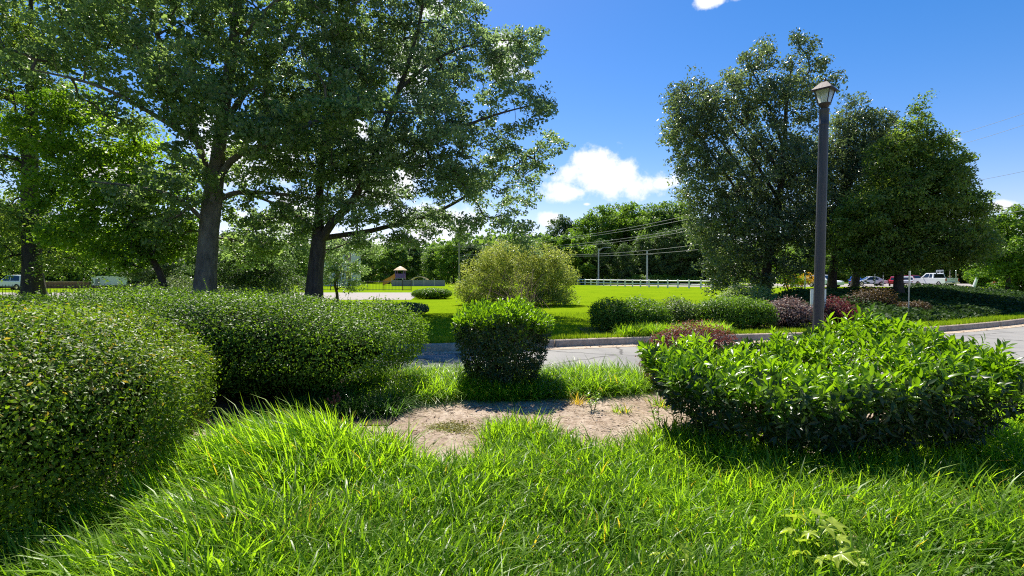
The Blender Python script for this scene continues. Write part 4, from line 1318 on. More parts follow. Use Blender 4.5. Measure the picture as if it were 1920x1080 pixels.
px_tree('redbud_tree', 'small bright yellow green sapling in the gap under the dark trees', 1478, 33, (1460, 490),
        [(1458, 492, 20, 14), (1475, 512, 18, 14), (1490, 528, 14, 8)], 40, 60, 0.35, 0.12, M_lime, M_bark_dk, tr=0.06, limbs=2, twig_r=0.008)
shrub('golden_shrub', 'golden orange leaved shrub just left of the lamp post under the trees', tuple(W(1503, 540, 45)[:2]) + (BZ,),
      [pb(1503, 524, 24, 8, 45, 0.9), pb(1488, 527, 14, 6, 45, 0.6)], 60, 70, 0.3, 0.12, M_gold, stems=8)

# left group
px_tree('pine_tree', 'dark tree with a thick shaded trunk at the far left edge', 66, 24, (58, -60),
        [(20, 150, 100, 90), (60, 300, 90, 80), (-60, 330, 120, 130), (40, 430, 100, 60), (90, 20, 120, 100), (-100, 60, 150, 160), (150, 470, 70, 45), (10, 490, 60, 30)],
        560, 84, 0.55, 0.155, M_dkleaf2, M_bark_dk, tr=0.42, twig_r=0.011, shell=0.3, dmin=0.6)
px_tree('maple_tree', 'bright leaved younger tree in front of the far left trunk', 300, 21, (230, 150),
        [(120, 205, 80, 34), (90, 250, 70, 40), (200, 270, 90, 50), (230, 350, 110, 60), (140, 350, 90, 60), (310, 330, 60, 50), (180, 430, 120, 45), (290, 440, 80, 50), (240, 480, 70, 25)],
        560, 76, 0.46, 0.135, M_lime, M_bark_dk, tr=0.16, twig_r=0.009, shell=0.05, dmin=0.62, aspect=0.75, flat=0.5)
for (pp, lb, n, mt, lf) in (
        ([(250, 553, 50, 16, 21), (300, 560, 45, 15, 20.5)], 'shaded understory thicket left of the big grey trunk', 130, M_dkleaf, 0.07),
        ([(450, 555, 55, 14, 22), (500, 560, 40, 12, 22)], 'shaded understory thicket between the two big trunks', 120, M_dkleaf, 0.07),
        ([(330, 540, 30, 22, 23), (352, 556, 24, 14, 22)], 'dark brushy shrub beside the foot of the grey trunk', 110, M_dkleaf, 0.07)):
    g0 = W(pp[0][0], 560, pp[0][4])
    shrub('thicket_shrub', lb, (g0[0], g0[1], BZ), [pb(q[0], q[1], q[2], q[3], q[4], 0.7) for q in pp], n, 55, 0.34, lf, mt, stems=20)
px_tree('cedar_tree', 'grey green drooping evergreen seen between the two big trunks', 485, 30, (480, 440),
        [(480, 470, 55, 30), (470, 505, 75, 28), (500, 530, 80, 20), (440, 525, 50, 22)], 240, 80, 0.5, 0.12, M_far_dk, M_bark_dk, tr=0.16, limbs=3, twig_r=0.01, droop=0.6)
px_tree('cherry_tree', 'small low branched tree in the gap right of the oak trunk', 632, 31, (636, 460),
        [(632, 470, 36, 20), (648, 500, 36, 18), (622, 520, 30, 16), (664, 535, 20, 10), (690, 470, 22, 16)], 110, 60, 0.36, 0.12, M_syc, M_bark_dk, tr=0.09, limbs=3, twig_r=0.008)
px_tree('holly_tree', 'round dark tree shading the small parked trailer far left', 262, 52, (262, 505),
        [(258, 507, 34, 12), (300, 500, 40, 30), (330, 510, 30, 30)], 120, 80, 0.7, 0.2, M_far_dk, M_bark_dk, tr=0.25, limbs=2)

# ---- far trees: five grown shapes, then copies that share their meshes
PROTO = []


def far_proto(H, wr, mat, kind=0, n=230, each=62, leaf=0.5):
    b = np.zeros(3)
    if kind == 0:
        bl = [(0, 0, H * .55, wr, wr, H * .32), (0, 0, H * .15, wr * .8, wr * .8, H * .14), (wr * .4, 0, H * .75, wr * .6, wr * .6, H * .2), (-wr * .4, .3, H * .65, wr * .65, wr * .6, H * .22), (0, 0, H * .86, wr * .45, wr * .45, H * .14), (wr * .3, -wr * .3, H * .35, wr * .7, wr * .6, H * .16), (-wr * .5, -wr * .3, H * .3, wr * .6, wr * .6, H * .15)]
    else:
        bl = [(0, 0, H * .25, wr, wr, H * .2), (0, 0, H * .5, wr * .75, wr * .75, H * .22), (0, 0, H * .72, wr * .5, wr * .5, H * .18), (0, 0, H * .9, wr * .22, wr * .22, H * .1)]
    C, _ = sample_blobs(bl, n, 0.45)
    C = C[C[:, 2] > 0.3]
    P, r = spline([(0, 0, -0.2), (0.1, 0, H * .3), (-0.1, 0.1, H * .6), (0, 0, H * .9)], [H * .018, H * .014, H * .01, 0.04], 12)
    tm = limb_mesh('trunk', P, r, M_bark_dk, sides=7, flare=0.3)
    V, Fc = skeleton_to(C[:: 3], [P[4:]], H * .01, 0.03)
    bmh = mesh_np('branchwork', V, Fc, M_bark_dk)
    V, Fc, A = clump_leaves(C, each, H * 0.065, leaf, 0.6, up=0.5, flat=0.7)
    cm_ = mesh_np('crown', V, Fc, mat, A)
    PROTO.append((tm, bmh, cm_, H))
    return len(PROTO) - 1


pA = far_proto(18, 5.2, M_far)
pB = far_proto(18, 5.5, M_far_lt)
pC = far_proto(18, 5.0, M_far_dk)
pD = far_proto(14, 3.2, M_far_dk, 1)
pE = far_proto(12, 4.6, M_far, n=240)
pF = far_proto(10, 4.2, M_far_lt, n=220)


def far_tree(pi, px, d, top_py, label, group=None, name='broadleaf_tree', wide=1.0):
    tm, bmh, cm_, H = PROTO[pi]
    g0 = W(px, 540, d)
    h = W(px, top_py, d)[2] - BZ
    s = h / H
    o = empty(name, (g0[0], d, BZ), rng.uniform(0, 6.28))
    o.scale = (s * wide, s * wide, s)
    tag(o, label, 'tree', group)
    for nm, me in (('trunk', tm), ('branchwork', bmh), ('crown', cm_)):
        q = link(nm, me, o)
        if nm == 'branchwork':
            q['kind'] = 'stuff'
    return o


GW = 'trees of the wood behind the white fence'
far_tree(pC, 1058, 120, 404, 'grey green round topped tree left of the tall bright trees behind the fence', GW)
far_tree(pB, 1033, 100, 440, 'low yellow green tree at the left end of the wood', GW)
far_tree(pF, 1068, 98, 436, 'small yellow green tree just right of the yellow shrub top', GW, wide=1.1)
far_tree(pB, 1120, 112, 386, 'tall bright tree in the middle of the wood behind the fence', GW)
far_tree(pA, 1160, 116, 380, 'tall bright tree just under the white cloud in the wood', GW)
far_tree(pB, 1195, 110, 378, 'highest bright tree of the wood under the cloud', GW)
far_tree(pA, 1235, 105, 376, 'green tree of the wood nearest the dark tree on the right', GW)
far_tree(pA, 1275, 104, 372, 'green tree half hidden by the left edge of the dark tree', GW)
GD = 'dark lower trees along the edge of the far wood'
for px, d, ty, pi, lb in ((1095, 100, 462, pC, 'dark low tree between the yellow shrub and the lamp arm pole'), (1130, 98, 448, pC, 'dark low tree right behind the pole with the lamp arm'), (1170, 96, 455, pC, 'dark low tree midway between the two poles by the wood'), (1205, 97, 440, pC, 'dark low tree right behind the plain pale pole'),
                      (1240, 95, 430, pC, 'dark low tree just right of the plain pale pole'), (1275, 94, 425, pC, 'dark low tree above the right end of the yellow green hedge'), (1305, 96, 420, pC, 'dark low tree above the right end of the white fence'), (1330, 94, 410, pC, 'dark low tree hidden mostly by the tallest dark tree')):
    far_tree(pi, px, d, ty, lb, GD)
GL = 'trees lining the far side of the playground'
for px, d, ty, pi, w_, lb in ((600, 116, 455, pA, 1.2, 'far tree straight behind the oak trunk'), (655, 118, 470, pE, 1.2, 'far tree behind the pale sided building'), (690, 112, 462, pA, 1.2, 'far tree just left of the playground slide'), (735, 108, 455, pE, 1.2, 'far tree directly behind the tan roofed play tower'),
                          (775, 114, 452, pC, 1.2, 'dark far tree behind the climbing dome'), (815, 108, 460, pA, 1.2, 'far tree between the climbing dome and the wooden power pole'), (850, 104, 448, pB, 1.1, 'bright far tree just left of the wooden power pole'), (885, 104, 455, pC, 1.2, 'dark far tree at the left shoulder of the yellow shrub'),
                          (920, 108, 462, pA, 1.1, 'far tree over the left half of the yellow shrub'), (955, 110, 455, pC, 1.1, 'dark far tree over the middle of the yellow shrub'), (990, 112, 448, pA, 1.1, 'far tree over the right half of the yellow shrub')):
    far_tree(pi, px, d, ty, lb, GL, wide=w_)
GF = 'trees closing the view on the far left'
for px, d, ty, pi, lb in ((-60, 70, 330, pA, 'tall tree behind the far left edge of the view'), (40, 74, 380, pC, 'dark tree behind the parked white car at far left'), (130, 78, 400, pA, 'tree behind the low brown wall'), (210, 80, 420, pE, 'tree right behind the pale trailer'), (290, 82, 410, pC, 'dark tree just right of the pale trailer'),
                      (360, 84, 420, pA, 'tree behind the grey forked trunk'), (430, 88, 430, pC, 'dark tree just right of the grey forked trunk'), (500, 92, 440, pE, 'tree above the drooping evergreen'), (560, 96, 440, pA, 'tree just left of the oak trunk, far behind'), (-160, 66, 300, pC, 'dark tall tree beyond the left edge of the view')):
    far_tree(pi, px, d, ty, lb, GF, wide=1.2)
GR = 'trees beyond the parking lot on the right'
for px, d, ty, pi, w_, lb in ((1500, 116, 470, pE, 1.3, 'far tree behind the golden orange shrub'), (1560, 112, 475, pF, 1.3, 'pale far tree just right of the lamp post foot'), (1620, 114, 470, pE, 1.3, 'far tree behind the blue and white parked cars'),
                          (1680, 112, 465, pF, 1.3, 'pale far tree behind the red parked car'), (1740, 114, 460, pE, 1.3, 'far tree behind the cab of the white pickup'), (1800, 112, 450, pF, 1.3, 'pale far tree behind the bed of the white pickup')):
    far_tree(pi, px, d, ty, lb, GR, wide=w_)
far_tree(pB, 1888, 50, 385, 'light green tree at the right edge of the view', 'trees at the right edge', wide=1.1)
far_tree(pF, 1905, 52, 468, 'lower pale tree at the right edge in front of the taller one', 'trees at the right edge')
far_tree(pD, 1985, 58, 300, 'dark pine whose top shows at the right edge', 'trees at the right edge', name='pine_tree')
far_tree(pF, 1850, 74, 470, 'pale green tree left of the trees at the right edge', 'trees at the right edge')

# the far wood that closes the horizon: one mass nobody could count
nW = 55000
aw = rng.uniform(-1.25, 1.25, nW)
dw = rng.uniform(128, 150, nW)
X = dw * np.tan(np.clip(aw, -1.2, 1.2)) * 0.9
Y = dw.copy()
tw_ = n3(np.stack([X, Y * 0, X * 0], 1), 0.11)
hw = 10.5 + 2.2 * tw_ + 1.2 * n3(np.stack([X, Y, 0 * X], 1), 0.5)
Z = hw * rng.uniform(0, 1, nW) ** 0.75
P = np.stack([X, Y + 1.5 * n3(np.stack([X, Z, 0 * X], 1), 0.6), Z], 1)
V, Fc, A = leaves(P, unit(rng.normal(size=(nW, 3)) + np.array([0, -0.6, 0.6])), 1.2, 0.7, rnd=np.clip(0.4 + 0.35 * n3(P, 0.35) + rng.normal(size=nW) * 0.15, 0, 1))
tag(link('distant_woods', mesh_np('distant_woods', V, Fc, M_far, A)), 'distant wood closing the view beyond lawn and lots', 'woods', kind='stuff')

# hedges behind the white fence
low_hedge('boundary_hedge', 'pale rounded hedge behind the left part of the white fence', 1078, 1146, 509, 528, 104, 6000, 0.3, M_pale, 2.0, exps=(2.4, 2.2), bumps=0.3, depth=0.5, fuzz=0.08)
low_hedge('boundary_hedge', 'long low yellow green hedge behind the middle of the white fence', 1176, 1322, 517, 530, 92, 9000, 0.28, M_far_lt, 1.5, exps=(3, 2.4), bumps=0.25, depth=0.5, fuzz=0.08)

# ground cover on the right bank
nx2, ny2 = 60, 24
bxs = np.linspace(11.2, 34, nx2); bys = np.linspace(0, 1, ny2)
BX, BT = np.meshgrid(bxs, bys)
K2 = smooth_curve(kerb_y, BX.ravel()).reshape(BX.shape) + 1.3
BY = K2 + BT * np.interp(BX, [11, 20, 34], [9.5, 12, 14])


def bank_h(X, Y):
    k2 = smooth_curve(kerb_y, X) + 1.3
    t = np.clip((Y - k2) / np.interp(X, [11, 20, 34], [9.5, 12, 14]), 0, 1)
    e = np.clip((X - 11.2) / 2.5, 0, 1)
    return KERB_H - 0.03 + e * (0.62 * np.sin(np.clip(t * 1.15, 0, 1) * math.pi * 0.55) * (1 - np.clip((t - 0.8) / 0.2, 0, 1) ** 2 * 0.8))


BZ2 = bank_h(BX.ravel(), BY.ravel())
ii, jj = np.meshgrid(np.arange(nx2 - 1), np.arange(ny2 - 1)); k = (jj * nx2 + ii).ravel()
tag(link('bank_ground', mesh_np('bank_ground', np.stack([BX.ravel(), BY.ravel(), BZ2], 1), np.stack([k, k + 1, k + 1 + nx2, k + nx2], 1), M_ground, smooth=True)), kind='structure')
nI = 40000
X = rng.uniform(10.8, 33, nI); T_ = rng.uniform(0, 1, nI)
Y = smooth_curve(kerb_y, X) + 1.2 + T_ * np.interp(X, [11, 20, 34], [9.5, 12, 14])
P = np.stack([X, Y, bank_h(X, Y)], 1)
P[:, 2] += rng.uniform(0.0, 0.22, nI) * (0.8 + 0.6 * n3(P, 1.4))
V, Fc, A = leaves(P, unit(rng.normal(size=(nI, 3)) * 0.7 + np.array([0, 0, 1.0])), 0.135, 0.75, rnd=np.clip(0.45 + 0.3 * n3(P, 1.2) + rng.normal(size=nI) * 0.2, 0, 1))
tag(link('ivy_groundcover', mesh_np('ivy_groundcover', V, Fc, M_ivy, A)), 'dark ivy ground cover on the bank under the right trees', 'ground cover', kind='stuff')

# ================================================================== LAMP POST
lp = W(1531, 700, 8.0)
lamp = empty('street_lamp', (lp[0], 8.0, 0.0), 0)
tag(lamp, 'tall dark post lantern with a bronze hipped roof and four glass panes', 'street lamp')
lamp.rotation_euler = (0, R(0.9), 0)
zt = W(0, 205, 8.0)[2]
MB().lathe([(0.15, -0.05), (0.15, 0.05), (0.118, 0.09), (0.100, 0.16)], sides=20).build('base_flange', M_post, lamp, smooth=False)
mb = MB()
ns = 16
prof = [(0.078, 0.14), (0.074, 1.0), (0.071, 2.0), (0.068, 3.0), (0.066, zt - 0.24)]
mb.lathe(prof, sides=ns)
mb.build('shaft', M_post, lamp, smooth=True)
MB().lathe([(0.066, zt - 0.24), (0.071, zt - 0.236), (0.071, zt - 0.21), (0.067, zt - 0.20), (0.067, zt - 0.05), (0.071, zt - 0.04), (0.071, zt - 0.0), (0.048, zt + 0.012)], sides=24).build('collar', M_post, lamp, smooth=True)
MB().lathe([(0.045, zt + 0.01), (0.048, zt + 0.03), (0.072, zt + 0.055), (0.085, zt + 0.075), (0.085, zt + 0.085)], sides=16).build('lantern_cup', M_bronze, lamp, smooth=True)
lz0, lz1 = zt + 0.085, zt + 0.275
w0, w1 = 0.062, 0.102
rotz = R(40)


def lrot(x, y):
    return (x * math.cos(rotz) - y * math.sin(rotz), x * math.sin(rotz) + y * math.cos(rotz))


for i in range(4):
    a0 = math.pi / 4 + i * math.pi / 2
    p0 = lrot(w0 * math.sqrt(2) * math.cos(a0), w0 * math.sqrt(2) * math.sin(a0)); p1 = lrot(w1 * math.sqrt(2) * math.cos(a0), w1 * math.sqrt(2) * math.sin(a0))
    MB().tube([(*p0, lz0), (*p1, lz1)], 0.008, 6).build('lantern_rib', M_bronze, lamp)
    a1 = a0 + math.pi / 2
    s = 0.97
    q0 = lrot(s * w0 * math.sqrt(2) * math.cos(a1), s * w0 * math.sqrt(2) * math.sin(a1)); q1 = lrot(s * w1 * math.sqrt(2) * math.cos(a1), s * w1 * math.sqrt(2) * math.sin(a1))
    p0s, p1s = (p0[0] * s, p0[1] * s), (p1[0] * s, p1[1] * s)
    MB().poly([(*p0s, lz0), (*q0, lz0), (*q1, lz1), (*p1s, lz1)]).build('glass_pane', M_glass, lamp)
mb = MB()
sq = math.sqrt(2)
mb.lathe([(0.138 * sq, lz1 - 0.004), (0.138 * sq, lz1 + 0.012), (0.098 * sq, lz1 + 0.06), (0.046 * sq, lz1 + 0.118), (0.033 * sq, lz1 + 0.128)], sides=4, rot=math.pi / 4 + rotz)
mb.build('lantern_roof', M_bronze, lamp)
MB().lathe([(0.03, lz1 + 0.125), (0.034, lz1 + 0.14), (0.014, lz1 + 0.15), (0.020, lz1 + 0.165), (0.012, lz1 + 0.182), (0.002, lz1 + 0.19)], sides=12).build('finial', M_bronze, lamp, smooth=True)
MB().lathe([(0.02, lz0 + 0.0), (0.028, lz0 + 0.03), (0.034, lz0 + 0.08), (0.03, lz0 + 0.12), (0.012, lz0 + 0.145)], sides=12).build('bulb', M_white, lamp, smooth=True)

# ================================================================== SIGNS AND POLES
# white sign seen from behind the lamp post
d = 17.0
c0 = W(1534, 559, d)
sg = empty('notice_board', (c0[0], d, KERB_H - 0.02), R(-8))
tag(sg, 'white notice board on a post half hidden behind the lamp post', 'sign')
zt_, zb_ = W(0, 542, d)[2], W(0, 577, d)[2]
hz_ = (zt_ + zb_) / 2 - KERB_H + 0.02
MB().box((0, 0, hz_), (0.47, 0.03, zt_ - zb_), bevel=0.004).build('board', M_white, sg)
MB().box((0, 0, hz_ + (zt_ - zb_) / 2 + 0.012), (0.50, 0.05, 0.022)).build('cap_rail', M_iron, sg)
MB().box((0.19, 0.045, hz_ * 0.55), (0.05, 0.05, hz_ * 1.1 + 0.3)).build('post', M_white, sg)
# thin pole with a plate seen almost edge on
d = 19.0
c0 = W(1704, 560, d)
sg = empty('road_sign', (c0[0], d, KERB_H), R(58))
tag(sg, 'narrow white plate on a thin metal pole seen almost edge on', 'sign')
zt_, zb_ = W(0, 508, d)[2] - KERB_H, W(0, 534, d)[2] - KERB_H
MB().box((0, 0, zt_ / 2), (0.035, 0.035, zt_)).build('pole', M_steel, sg)
MB().box((0.0, -0.025, (zt_ + zb_) / 2), (0.30, 0.006, zt_ - zb_), bevel=0.001).build('plate', M_white, sg)
# small direction sign beyond the white pickup
d = 84.0
c0 = W(1762, 520, d)
sg = empty('road_sign', (c0[0], d, BZ), 0)
tag(sg, 'small white sign with two dark marks above the pickup roof', 'sign')
z1, z0 = W(0, 506, d)[2] - BZ, W(0, 515.5, d)[2] - BZ
MB().box((0, 0, (z0 + z1) / 2), (1.15, 0.04, z1 - z0)).build('plate', M_white, sg)
for s in (-1, 1):
    MB().prism([(s * 0.27 - 0.2, (z0 + z1) / 2 + 0.12), (s * 0.27 + 0.2, (z0 + z1) / 2 + 0.12), (s * 0.27 + 0.1, (z0 + z1) / 2 - 0.1), (s * 0.27 - 0.1, (z0 + z1) / 2 - 0.1)], 1, -0.045, -0.024).build('mark', M_iron, sg)
MB().box((0, 0.06, z0 / 2), (0.08, 0.06, z0)).build('pole', M_steel, sg)
for px, d, ty, lb in ((1509, 44, 509, 'slim grey post in front of the golden shrub'), (1640, 78, 512, 'slim pale post between the white and red parked cars'), (1656, 80, 510, 'pale post just left of the red parked car'), (1792, 72, 508, 'white slim post right of the pickup tailgate'), (1781, 80, 505, 'brown post behind the pickup bed')):
    g0 = W(px, 540, d)
    z = W(px, ty, d)[2] - BZ
    p = empty('marker_post', (g0[0], d, BZ)); tag(p, lb, 'post')
    MB().tube([(0, 0, 0), (0, 0, z)], 0.10 if 'brown' in lb else 0.07, 8).build('shaft', M_cedar if 'brown' in lb else M_steel, p)
    MB().lathe([(0.09, z), (0.1, z + 0.04), (0.02, z + 0.10)], sides=8).build('post_cap', M_steel, p)
# tilted white stake on the grass
g0 = W(1827, 530, 70)
p = empty('white_stake', (g0[0], 70, BZ)); tag(p, 'leaning white stake on the grass right of the pickup', 'stake')
MB().tube([(-0.15, 0, -0.1), (0.35, 0, 1.35)], [0.19, 0.15], 8).build('stake_body', M_white, p)
# orange barrier
g0 = W(1850, 535, 82)
p = empty('orange_barrier', (g0[0], 82, BZ)); tag(p, 'orange barrier panels low behind the right trees', 'barrier')
for i in range(3):
    MB().box((-1.6 + i * 1.6, 0, 0.55), (1.5, 0.06, 0.5), bevel=0.01).build('barrier_panel', M_orange, p)
    MB().box((-1.6 + i * 1.6, 0, 0.2), (0.1, 0.5, 0.4)).build('barrier_foot', M_iron, p)

# ================================================================== FENCES
# white post and rail fence
root = empty('rail_fence', (0, 0, 0)); tag(root, 'white post and rail fence along the far side of the lawn', 'fence')
fpx = [1083, 1097, 1108, 1119, 1132, 1145, 1158, 1172, 1186, 1201, 1217, 1234, 1252, 1271, 1292, 1314, 1336]
fp = []
for i, px in enumerate(fpx):
    t = i / (len(fpx) - 1)
    dd = 1 / ((1 - t) / 92.0 + t / 64.0)
    g0 = W(px, 530, dd)
    fp.append(np.array([g0[0], dd, BZ]))
for q in fp:
    MB().box((q[0], q[1], q[2] + 0.5), (0.16, 0.16, 1.12)).box((q[0], q[1], q[2] + 1.08), (0.2, 0.2, 0.06), taper=0.5).build('fence_post', M_fence, root)
fp2 = fp + [fp[-1] + np.array([2.6, 4, 0])]
for a_, b_ in zip(fp2, fp2[1:]):
    for z in (0.95, 0.50):
        MB().tube([(*a_[:2], a_[2] + z), (*b_[:2], b_[2] + z)], 0.075, 4).build('fence_rail', M_fence, root)

# black picket fence on the left
def picket(label, pts, h, gap, group, sub=True):
    root = empty('iron_fence', (0, 0, 0)); tag(root, label, 'fence', group)
    pts = [np.array(p) for p in pts]
    for q in pts:
        MB().box((q[0], q[1], q[2] + h / 2 + 0.05), (0.07, 0.07, h + 0.1)).build('fence_post', M_iron, root)
    for a_, b_ in zip(pts, pts[1:]):
        for z in (h - 0.08, 0.12):
            MB().tube([(*a_[:2], a_[2] + z), (*b_[:2], b_[2] + z)], 0.02, 4).build('fence_rail', M_iron, root)
        L = np.linalg.norm(b_ - a_); n = int(L / gap)
        A_ = np.array([a_ + (b_ - a_) * (i + 1) / (n + 1) for i in range(n)])
        B_ = A_ + np.array([0, 0, h])
        V, Fc = tubes_np(A_, B_, np.full(n, 0.011), np.full(n, 0.011), 4)
        tag(link('picket_row', mesh_np('picket_row', V, Fc, M_iron), root), kind='stuff')
    return root


FD = 25.0
picket('black iron picket fence behind the far left trunk and hedge', [W(px, 560, dd) * np.array([1, 1, 0]) + np.array([0, 0, BZ]) for px, dd in ((-160, 23), (-60, 24), (42, 25), (170, 26), (290, 27), (400, 28.5))], 1.15, 0.12, None)
root = picket('thin black rail fence along the far drive and playground lawn', [W(px, 560, dd) * np.array([1, 1, 0]) + np.array([0, 0, BZ]) for px, dd in ((560, 56), (620, 57), (690, 57), (720, 57), (755, 57), (771, 56))], 1.05, 0.16, None)

# ================================================================== WIRES
def cable(label, pts, rad=0.02, sag=0.5, n=14):
    P = []
    for (a_, b_) in zip(pts, pts[1:]):
        for i in range(n):
            f = i / n
            p = a_ + (b_ - a_) * f
            P.append((p[0], p[1], p[2] - sag * 4 * f * (1 - f)))
    P.append(tuple(pts[-1]))
    o = MB().tube(P, rad, 5).build('power_line', M_cable)
    return tag(o, label, 'power line', 'power lines crossing above the far lawn')


def utility_pole(label, px, d, ty, arm=None, mat=None):
    g0 = W(px, 540, d); z = W(px, ty, d)[2] - BZ
    p = empty('utility_pole', (g0[0], d, BZ)); tag(p, label, 'utility pole')
    MB().tube([(0, 0, -0.1), (0, 0, z)], [0.17, 0.12], 10).build('shaft', mat or M_cedar, p)
    if arm == 'lamp':
        MB().tube([(0, 0, z - 0.5), (0.7, 0, z + 0.1), (1.6, 0, z + 0.2)], 0.05, 6).build('lamp_arm', M_steel, p)
        MB().box((1.85, 0, z + 0.18), (0.6, 0.25, 0.12), bevel=0.03).build('lamp_head', M_steel, p)
    else:
        MB().box((0, -0.16, z - 0.6), (1.8, 0.1, 0.12)).build('crossarm', M_cedar, p)
    return p


utility_pole('grey pole with a lamp arm in front of the wood', 1122, 94, 466, 'lamp', M_steel)
utility_pole('plain pale pole standing before the dark wood', 1213, 86, 470, None, M_steel)
utility_pole('wooden power pole left of the yellow shrub', 861, 88, 455)
for i, (y0, y1, y2) in enumerate(((462, 445, 395), (464, 448, 402), (478, 459, 420), (481, 463, 426), (484, 478, 456), (487, 480, 466))):
    cable(('highest', 'second highest', 'third', 'fourth', 'fifth', 'lowest')[i] + ' power line sweeping past the wood to the dark tree',
          [W(861, y0, 88), W(1060, y1, 84), W(1330, y2, 62)], 0.019, 0.3)
for i, (y0, y1) in enumerate(((262, 200), (282, 222), (338, 316), (392, 380), (400, 392))):
    tag(cable(('upper', 'second', 'middle', 'lower', 'lowest')[i] + ' wire in the sky at the right edge', [W(1660, y0 + 26, 46), W(1980, y1 - 8, 38)], 0.012 if i < 3 else 0.02, 0.2), group='wires at the right edge')

# ================================================================== VEHICLES
def wheel(root, x, y, r, wd, side):
    t = MB().tube([(x - wd / 2, y, r), (x + wd / 2, y, r)], r, 20).build('tyre', M_tyre)
    w = empty('wheel', (0, 0, 0)); w.parent = root
    t.parent = w
    MB().tube([(x + side * (wd / 2 - 0.02), y, r), (x + side * (wd / 2 + 0.012), y, r)], [r * 0.66, r * 0.6], 16).build('rim', M_chrome, w)
    return w


def greenhouse(root, prof, hw0, hw1, paint, glass, zsplit):
    """cabin: outline (y,z) tapered to the roof; windows set proud on the sides"""
    zs = [p[1] for p in prof]; z0, z1 = min(zs), max(zs)
    def wdt(z): return hw0 + (hw1 - hw0) * (z - z0) / (z1 - z0)
    mb = MB()
    A = [mb.bm.verts.new((-wdt(z), y, z)) for y, z in prof]; B = [mb.bm.verts.new((wdt(z), y, z)) for y, z in prof]
    n = len(prof)
    for i in range(n):
        mb.bm.faces.new((A[i], A[(i + 1) % n], B[(i + 1) % n], B[i]))
    mb.bm.faces.new(A[::-1]); mb.bm.faces.new(B)
    mb.build('cabin', paint, root)
    for win in glass:
        for s in (-1, 1):
            mb = MB()
            P1 = [(s * (wdt(z) + 0.006), y, z) for y, z in win]; P2 = [(s * (wdt(z) - 0.02), y, z) for y, z in win]
            a = [mb.bm.verts.new(p) for p in P1]; b = [mb.bm.verts.new(p) for p in P2]
            m = len(win)
            mb.bm.faces.new(a)
            for i in range(m):
                mb.bm.faces.new((a[i], a[(i + 1) % m], b[(i + 1) % m], b[i]))
            mb.build('side_window', M_dark, root)
    return wdt


def body_shell(root, outline, hw, paint, arches, r):
    """lower body: outline (y,z) with wheel arches cut as notches, edges rounded"""
    mb = MB()
    pts = []
    for (y, z) in outline:
        pts.append((y, z))
    mb.prism(pts, 0, -hw, hw)
    es = [e for e in mb.bm.edges if abs(e.verts[0].co.x - e.verts[1].co.x) < 1e-6 and min(e.verts[0].co.z, e.verts[1].co.z) > 0.5]
    bmesh.ops.bevel(mb.bm, geom=es, offset=0.06, segments=2, profile=0.6, affect='EDGES')
    return mb.build('body', paint, root)


def arch(yc, r, z0, n=7, rev=False):
    pts = [(yc + r * math.cos(t), max(z0, 0.36 + r * math.sin(t))) for t in np.linspace(0, math.pi, n)]
    return pts[::-1] if rev else pts


def pickup(label, loc, rz):
    root = empty('pickup_truck', loc, rz); tag(root, label, 'pickup truck')
    # local +y is forward; length 5.9, width 2.0
    bot = 0.42
    out = [(-2.9, bot + 0.1), (-2.9, 1.22), (0.55, 1.22), (1.2, 1.2), (2.75, 1.12), (2.95, 1.0), (2.95, bot)]
    out += arch(1.95, 0.47, bot) + arch(-1.75, 0.47, bot)
    body_shell(root, out, 0.99, M_white, None, 0)
    greenhouse(root, [(-0.75, 1.2), (-0.62, 1.88), (-0.35, 1.95), (0.75, 1.95), (1.55, 1.2)], 0.95, 0.76, M_white,
               [[(-0.52, 1.27), (-0.46, 1.80), (0.02, 1.84), (0.02, 1.27)], [(0.1, 1.27), (0.1, 1.84), (0.66, 1.82), (1.24, 1.27)]], 0)
    MB().poly([(-0.80, -0.757, 1.27), (0.80, -0.757, 1.27), (0.70, -0.652, 1.80), (-0.70, -0.652, 1.80)]).build('rear_window', M_dark, root)
    MB().poly([(-0.84, 1.50, 1.27), (0.84, 1.50, 1.27), (0.70, 0.86, 1.87), (-0.70, 0.86, 1.87)]).build('windscreen', M_dark, root)
    MB().box((0, -1.85, 1.235), (1.7, 1.95, 0.012)).build('bed_cover', M_grey, root)
    MB().box((0, -2.915, 0.98), (1.62, 0.03, 0.42), bevel=0.01).build('tailgate', M_white, root)
    MB().box((0, -2.93, 1.06), (0.3, 0.03, 0.05)).build('tailgate_handle', M_iron, root)
    for s in (-1, 1):
        MB().box((s * 0.90, -2.90, 0.98), (0.16, 0.06, 0.40), bevel=0.01).build('tail_light', M_tail, root)
        MB().box((s * 1.08, 1.05, 1.33), (0.2, 0.1, 0.16), bevel=0.02).build('mirror', M_white, root)
        MB().box((s * 0.8, 2.92, 0.92), (0.32, 0.1, 0.18), bevel=0.02).build('headlight', M_chrome, root)
    MB().box((0, -3.02, 0.55), (1.9, 0.22, 0.2), bevel=0.03).build('bumper', M_chrome, root)
    MB().box((0, -3.135, 0.6), (0.34, 0.01, 0.15)).build('licence_plate', M_grey, root)
    MB().box((0, 0, 0.45), (1.5, 5.2, 0.2)).build('chassis', M_iron, root)
    for y in (1.95, -1.75):
        for s in (-1, 1):
            wheel(root, s * 0.86, y, 0.39, 0.26, s)
    return root


